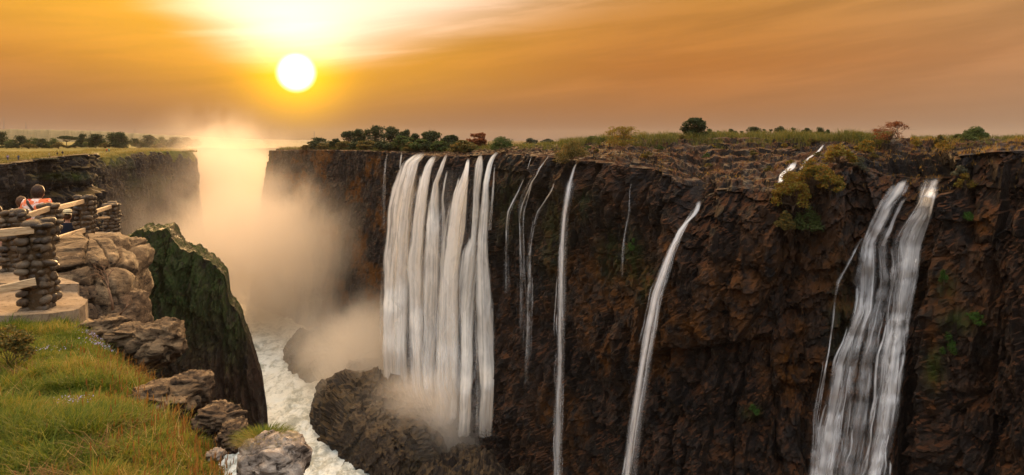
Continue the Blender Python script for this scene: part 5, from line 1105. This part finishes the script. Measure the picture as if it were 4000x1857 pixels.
def person(label, loc, rz, scale, top, bottom, hair, pose='rail', hat=False, strap=False, sit=False, far=False, group=None, lean=0., sleeve=1, drop=.03):
    r = empty('person', loc, rz); r.scale = (scale,)*3; tag(r, label, 'person', group)
    def off(p): return (p[0], p[1]+lean*max(0, p[2]-.95), p[2]-(drop if p[2] > 1.5 else 0))
    N = [((0, 0, .95), (.155, .115)), ]; E = []
    chest = chain(N, E, [((0, -.005, 1.12), (.145, .10)), ((0, -.01, 1.32), (.165, .11))], 0)
    chain(N, E, [((0, 0, 1.475), (.065, .06)), ((0, .012, 1.545), (.055, .055)), ((0, .025, 1.60), (.075, .085)), ((0, .018, 1.665), (.082, .098)), ((0, .005, 1.725), (.062, .075))], chest)
    if not far:
        hd = 6; N.append(((0, .128, 1.63), .013)); E.append((hd, len(N)-1))
        for s in (-1, 1): N.append(((s*.098, .01, 1.64), (.012, .024))); E.append((hd, len(N)-1))
    hands = []
    for s in (-1, 1):
        a = chain(N, E, arm_pts(s, pose), chest); wr = np.array(N[a][0]); el = np.array(N[a-1][0]); d = (wr-el)/np.linalg.norm(wr-el); pl = tuple(wr+d*.065); hp = chain(N, E, [(pl, (.032, .018))], a)
        if not far:
            side = np.cross(d, [0, 0, 1.]); side = side/(np.linalg.norm(side)+1e-6)
            for q, L in ((-.027, .062), (-.009, .074), (.009, .068), (.027, .052)):
                b = np.array(pl)+d*.035+side*q; chain(N, E, [(tuple(b), .0095), (tuple(b+d*L*.55-np.array([0, 0, .012])), .0085), (tuple(b+d*L*.9-np.array([0, 0, .034])), .007)], hp)
            b = np.array(pl)-d*.02-side*s*.034; chain(N, E, [(tuple(b), .011), (tuple(b+d*.035-side*s*.014), .009)], hp)
    for s in (-1, 1):
        if sit: chain(N, E, [((s*.09, .03, .90), .088), ((s*.11, .42, .90), .062), ((s*.11, .44, .50), .045), ((s*.11, .55, .47), (.040, .034))], 0)
        else: chain(N, E, [((s*.088, 0, .86), .088), ((s*.098, .015, .49), .060), ((s*.10, -.01, .09), .042), ((s*.105, .13, .04), (.040, .034))], 0)
    N = [(off(p), r_) for p, r_ in N]
    if sit: N = [((p[0], p[1], p[2]-.44), r_) for p, r_ in N]
    dz = -.44 if sit else 0
    body = bpy.data.objects.new('body', skin_mesh(N, E, 1 if not far else 0)); COL.objects.link(body); body.parent = r; body.data.materials.append(M_skin)
    def part(name, nodes, edges, mat, par=r):
        nodes = [((lambda q: (q[0], q[1], q[2]+dz))(off(p)), r_) for p, r_ in nodes]; o = bpy.data.objects.new(name, skin_mesh(nodes, edges, 1 if not far else 0)); COL.objects.link(o); o.parent = par; o.data.materials.append(mat); return o
    n = [((0, 0, .93), (.178, .138)), ((0, -.005, 1.12), (.168, .122)), ((0, -.01, 1.33), (.200, .140)), ((0, 0, 1.455), (.105, .095))]; e = [(0, 1), (1, 2), (2, 3)]
    for s in (-1, 1): ap = arm_pts(s, pose); chain(n, e, [(ap[0][0], .092), (ap[1][0], .066)]+([(ap[2][0], .046)] if sleeve else []), 2)
    part('shirt', n, e, top)
    n = [((0, 0, .94), (.172, .13))]; e = []
    for s in (-1, 1):
        if sit: chain(n, e, [((s*.09, .03, .90), .102), ((s*.11, .42, .90), .078), ((s*.11, .44, .54), .062)], 0)
        else: chain(n, e, [((s*.088, 0, .84), .102), ((s*.098, .015, .49), .076), ((s*.10, -.01, .12), .062)], 0)
    part('trousers', n, e, bottom)
    hz = 1.665+dz-drop; hy = .012+lean*.72
    V = SV.copy(); b = 1+.10*fbm(V[:, 0]*3, V[:, 1]*3, V[:, 2]*3, 3, 12); V = V*b[:, None]*(np.array([.110, .122, .140]) if not hat else np.array([.098, .110, .085])); V[:, 2] = np.where((V[:, 2] < -.01) & (SV[:, 1] > .1), .0, V[:, 2])
    V = V+np.array([0, hy-.022, hz+(.012 if not hat else -.005)]); mesh_np('hair', V, [SQ, ST], [hair], r, True)
    if hat:
        H = MB(); prof = [(.165, .0), (.172, .008), (.165, .016), (.105, .022), (.102, .06), (.092, .105), (.06, .122), (.001, .118)]; m = 20; th = np.linspace(0, 2*PI, m, endpoint=False)
        V = np.concatenate([np.stack([a*np.cos(th), a*1.08*np.sin(th), np.full(m, z)-.02*np.cos(2*th)*(a > .15)], 1) for a, z in prof])+np.array([0, hy, hz+.055]); i = np.arange(len(prof)*m).reshape(-1, m); j = np.roll(i, -1, 1)
        H.add(V, np.stack([i[:-1], j[:-1], j[1:], i[1:]], -1).reshape(-1, 4)); ho = H.build('hat', M_straw_h, r, True)
        B = MB(); V = np.concatenate([np.stack([.1075*np.cos(th), .1165*np.sin(th), np.full(m, z)], 1) for z in (.024, .050)])+np.array([0, hy, hz+.055]); B.add(V, np.stack([i[0], j[0], j[1], i[1]], -1).reshape(-1, 4)); B.build('hat_band', M_shoe, ho, True)
    if strap:
        S_ = MB(); S_.tube([(-.155, -.02+lean*.45, 1.455), (-.10, -.125+lean*.42, 1.40), (.0, -.150+lean*.35, 1.27), (.10, -.140+lean*.25, 1.12), (.185, -.06+lean*.1, 1.00)], [.022]*5, 6); S_.build('strap', M_shoe, r, True)
    if not far:
        for s in (-1, 1):
            V = SV*np.array([.052, .135, .05])+np.array([s*(.105 if not sit else .11), (.05 if not sit else .52), .045+(dz+.44 if sit else 0)]); mesh_np('shoe', V, [SQ, ST], [M_shoe], r, True)
    return r
VP = 'visitors behind the railing'
def at(u, vtop, Y, hgt): p = P(u, vtop, Y); p[2] -= hgt; return p
person('person in an orange and white patterned shirt with a dark strap across the back', at(138, 714, 13.9, 1.99), .25, 1.12, M_shirt, M_khaki, M_hair, strap=True, group=VP, lean=.16, sleeve=0, drop=.08)
person('short person in a white shirt with brown hair beside the patterned shirt', at(76, 768, 14.9, 1.60), .1, .9, M_white, M_jean, M_hairb, group=VP, pose='rail', lean=.1)
person('seated person in a dark top and pale straw hat seen from behind', at(263, 815, 17.2, 1.39), .2, 1.0, M_navy, M_khaki, M_hairb, pose='lap', hat=True, sit=True, group=VP)
person('person in a white shirt mostly hidden by the pillar beside the straw hat', at(236, 822, 18.2, 1.36), -.1, 1., M_white, M_redc, M_hair, pose='lap', sit=True, group=VP)
person('person in black at the edge of the frame behind the railing', at(-14, 806, 13.2, 1.62), .2, .92, M_navy, M_jean, M_hair, group=VP, pose='down')
# the seats the two seated visitors use
def bench(p, rz, label):
    r = empty('stone_bench', p, rz); s = MB(); s.box((-.42, 0, .40), (.42, 0, .40), .38, .09); s.build('seat', M_path, r)
    for sx in (-.3, .3): b = MB(); b.box((sx, 0, -.3), (sx, 0, .355), .2, .3); b.build('support', M_path, r)
    return tag(r, label, 'bench')
pb = at(250, 815, 17.5, 1.39); bench((pb[0], pb[1]+.02, pb[2]+.0), .2, 'low stone bench under the seated visitors')
# tiny visitors on the far bluff and field
FV = 'distant visitors across the gorge'
for (u, vb, Y, s, top, lab, hair) in ((30, 629, 240, 1.25, M_purp, 'distant visitor in mauve standing at the wooden handrail end', M_hair), (72, 627, 240, 1.1, M_jean, 'distant visitor in blue leaning on the wooden handrail', M_hair), (192, 615, 258, 1., M_khaki, 'distant visitor in khaki on the rocks, apart from the others', M_hair), (224, 612, 262, 1.0, M_navy, 'distant dark-clad visitor at the bluff rim beside another', M_hair), (244, 610, 264, 1.15, M_navy, 'distant dark-clad visitor nearest the bluff corner', M_hair), (417, 596, 395, 1.3, M_redc, 'distant visitor in red on the field path', M_hair), (426, 596, 395, 1.3, M_teal, 'distant visitor in teal on the field path', M_hair)):
    p = P(u, vb, Y); p[2] = max(p[2], -9); person(lab, p, .3, s, top, M_jean, hair, pose='down', far=True, group=FV)
r = empty('fence', P(45, 632, 238)); tag(r, 'small wooden handrail with two visitors on the distant bluff', 'fence')
for i in range(6): MB().box((-4+i*1.6, 0, -.6), (-4+i*1.6, 0, 1.2), .12, .12).build('post', M_bark, r)
for z_ in (1.15, .6): MB().box((-4.1, 0, z_), (4.1, 0, z_), .1, .12).build('rail', M_bark, r)
# radio masts on the hills
k = NT('mast_steel'); n = k.noise(k.pos(), .3, 2, .5); M_mast = k.done(k.bsdf(k.mix(n, (.16, .10, .085), (.26, .20, .17)), .6, .4))
def mast(u, vt, vb, Y, w, label):
    p = P(u, vb, Y); h = (vb-vt)/F*Y; r = empty('radio_mast', p); m = MB(); n = max(4, int(h/w)); fr = np.linspace(0, 1, n+1)
    cor = lambda f, a: (w*(1-.75*f)*math.cos(a), w*(1-.75*f)*math.sin(a), h*f)
    for j in range(3):
        a = j*2*PI/3+.3; m.tube([cor(f, a) for f in (-.05, 1)], [w*.16, w*.11], 4)
        for i in range(n): m.tube([cor(fr[i], a), cor(fr[i+1], a+2*PI/3)], [w*.08, w*.08], 4); m.tube([cor(fr[i+1], a), cor(fr[i+1], a+2*PI/3)], [w*.07, w*.07], 4)
    m.build('lattice', M_mast, r); s = MB().tube([(0, 0, h*.97), (0, 0, h*1.12)], [w*.12, w*.05], 5); s.build('antenna', M_mast, r); return tag(r, label, 'mast', 'radio masts on the horizon')
mast(15, 462, 512, 5200, 4.6, 'tallest lattice mast on the hills by the frame edge'); mast(101, 477, 512, 5200, 4.6, 'second lattice mast on the hills, shorter than the one by the frame edge')
mast(365, 506, 522, 5200, 4.2, 'short mast on the hills over the acacia'); mast(440, 515, 526, 5200, 4.2, 'tiniest mast, hardly above the hill beside the biggest dark tree'); mast(527, 505, 530, 5200, 4., 'thin mast on the hills past the biggest dark tree'); mast(1227, 514, 556, 2600, 2.6, 'lone mast rising behind the dark tree near the spray')
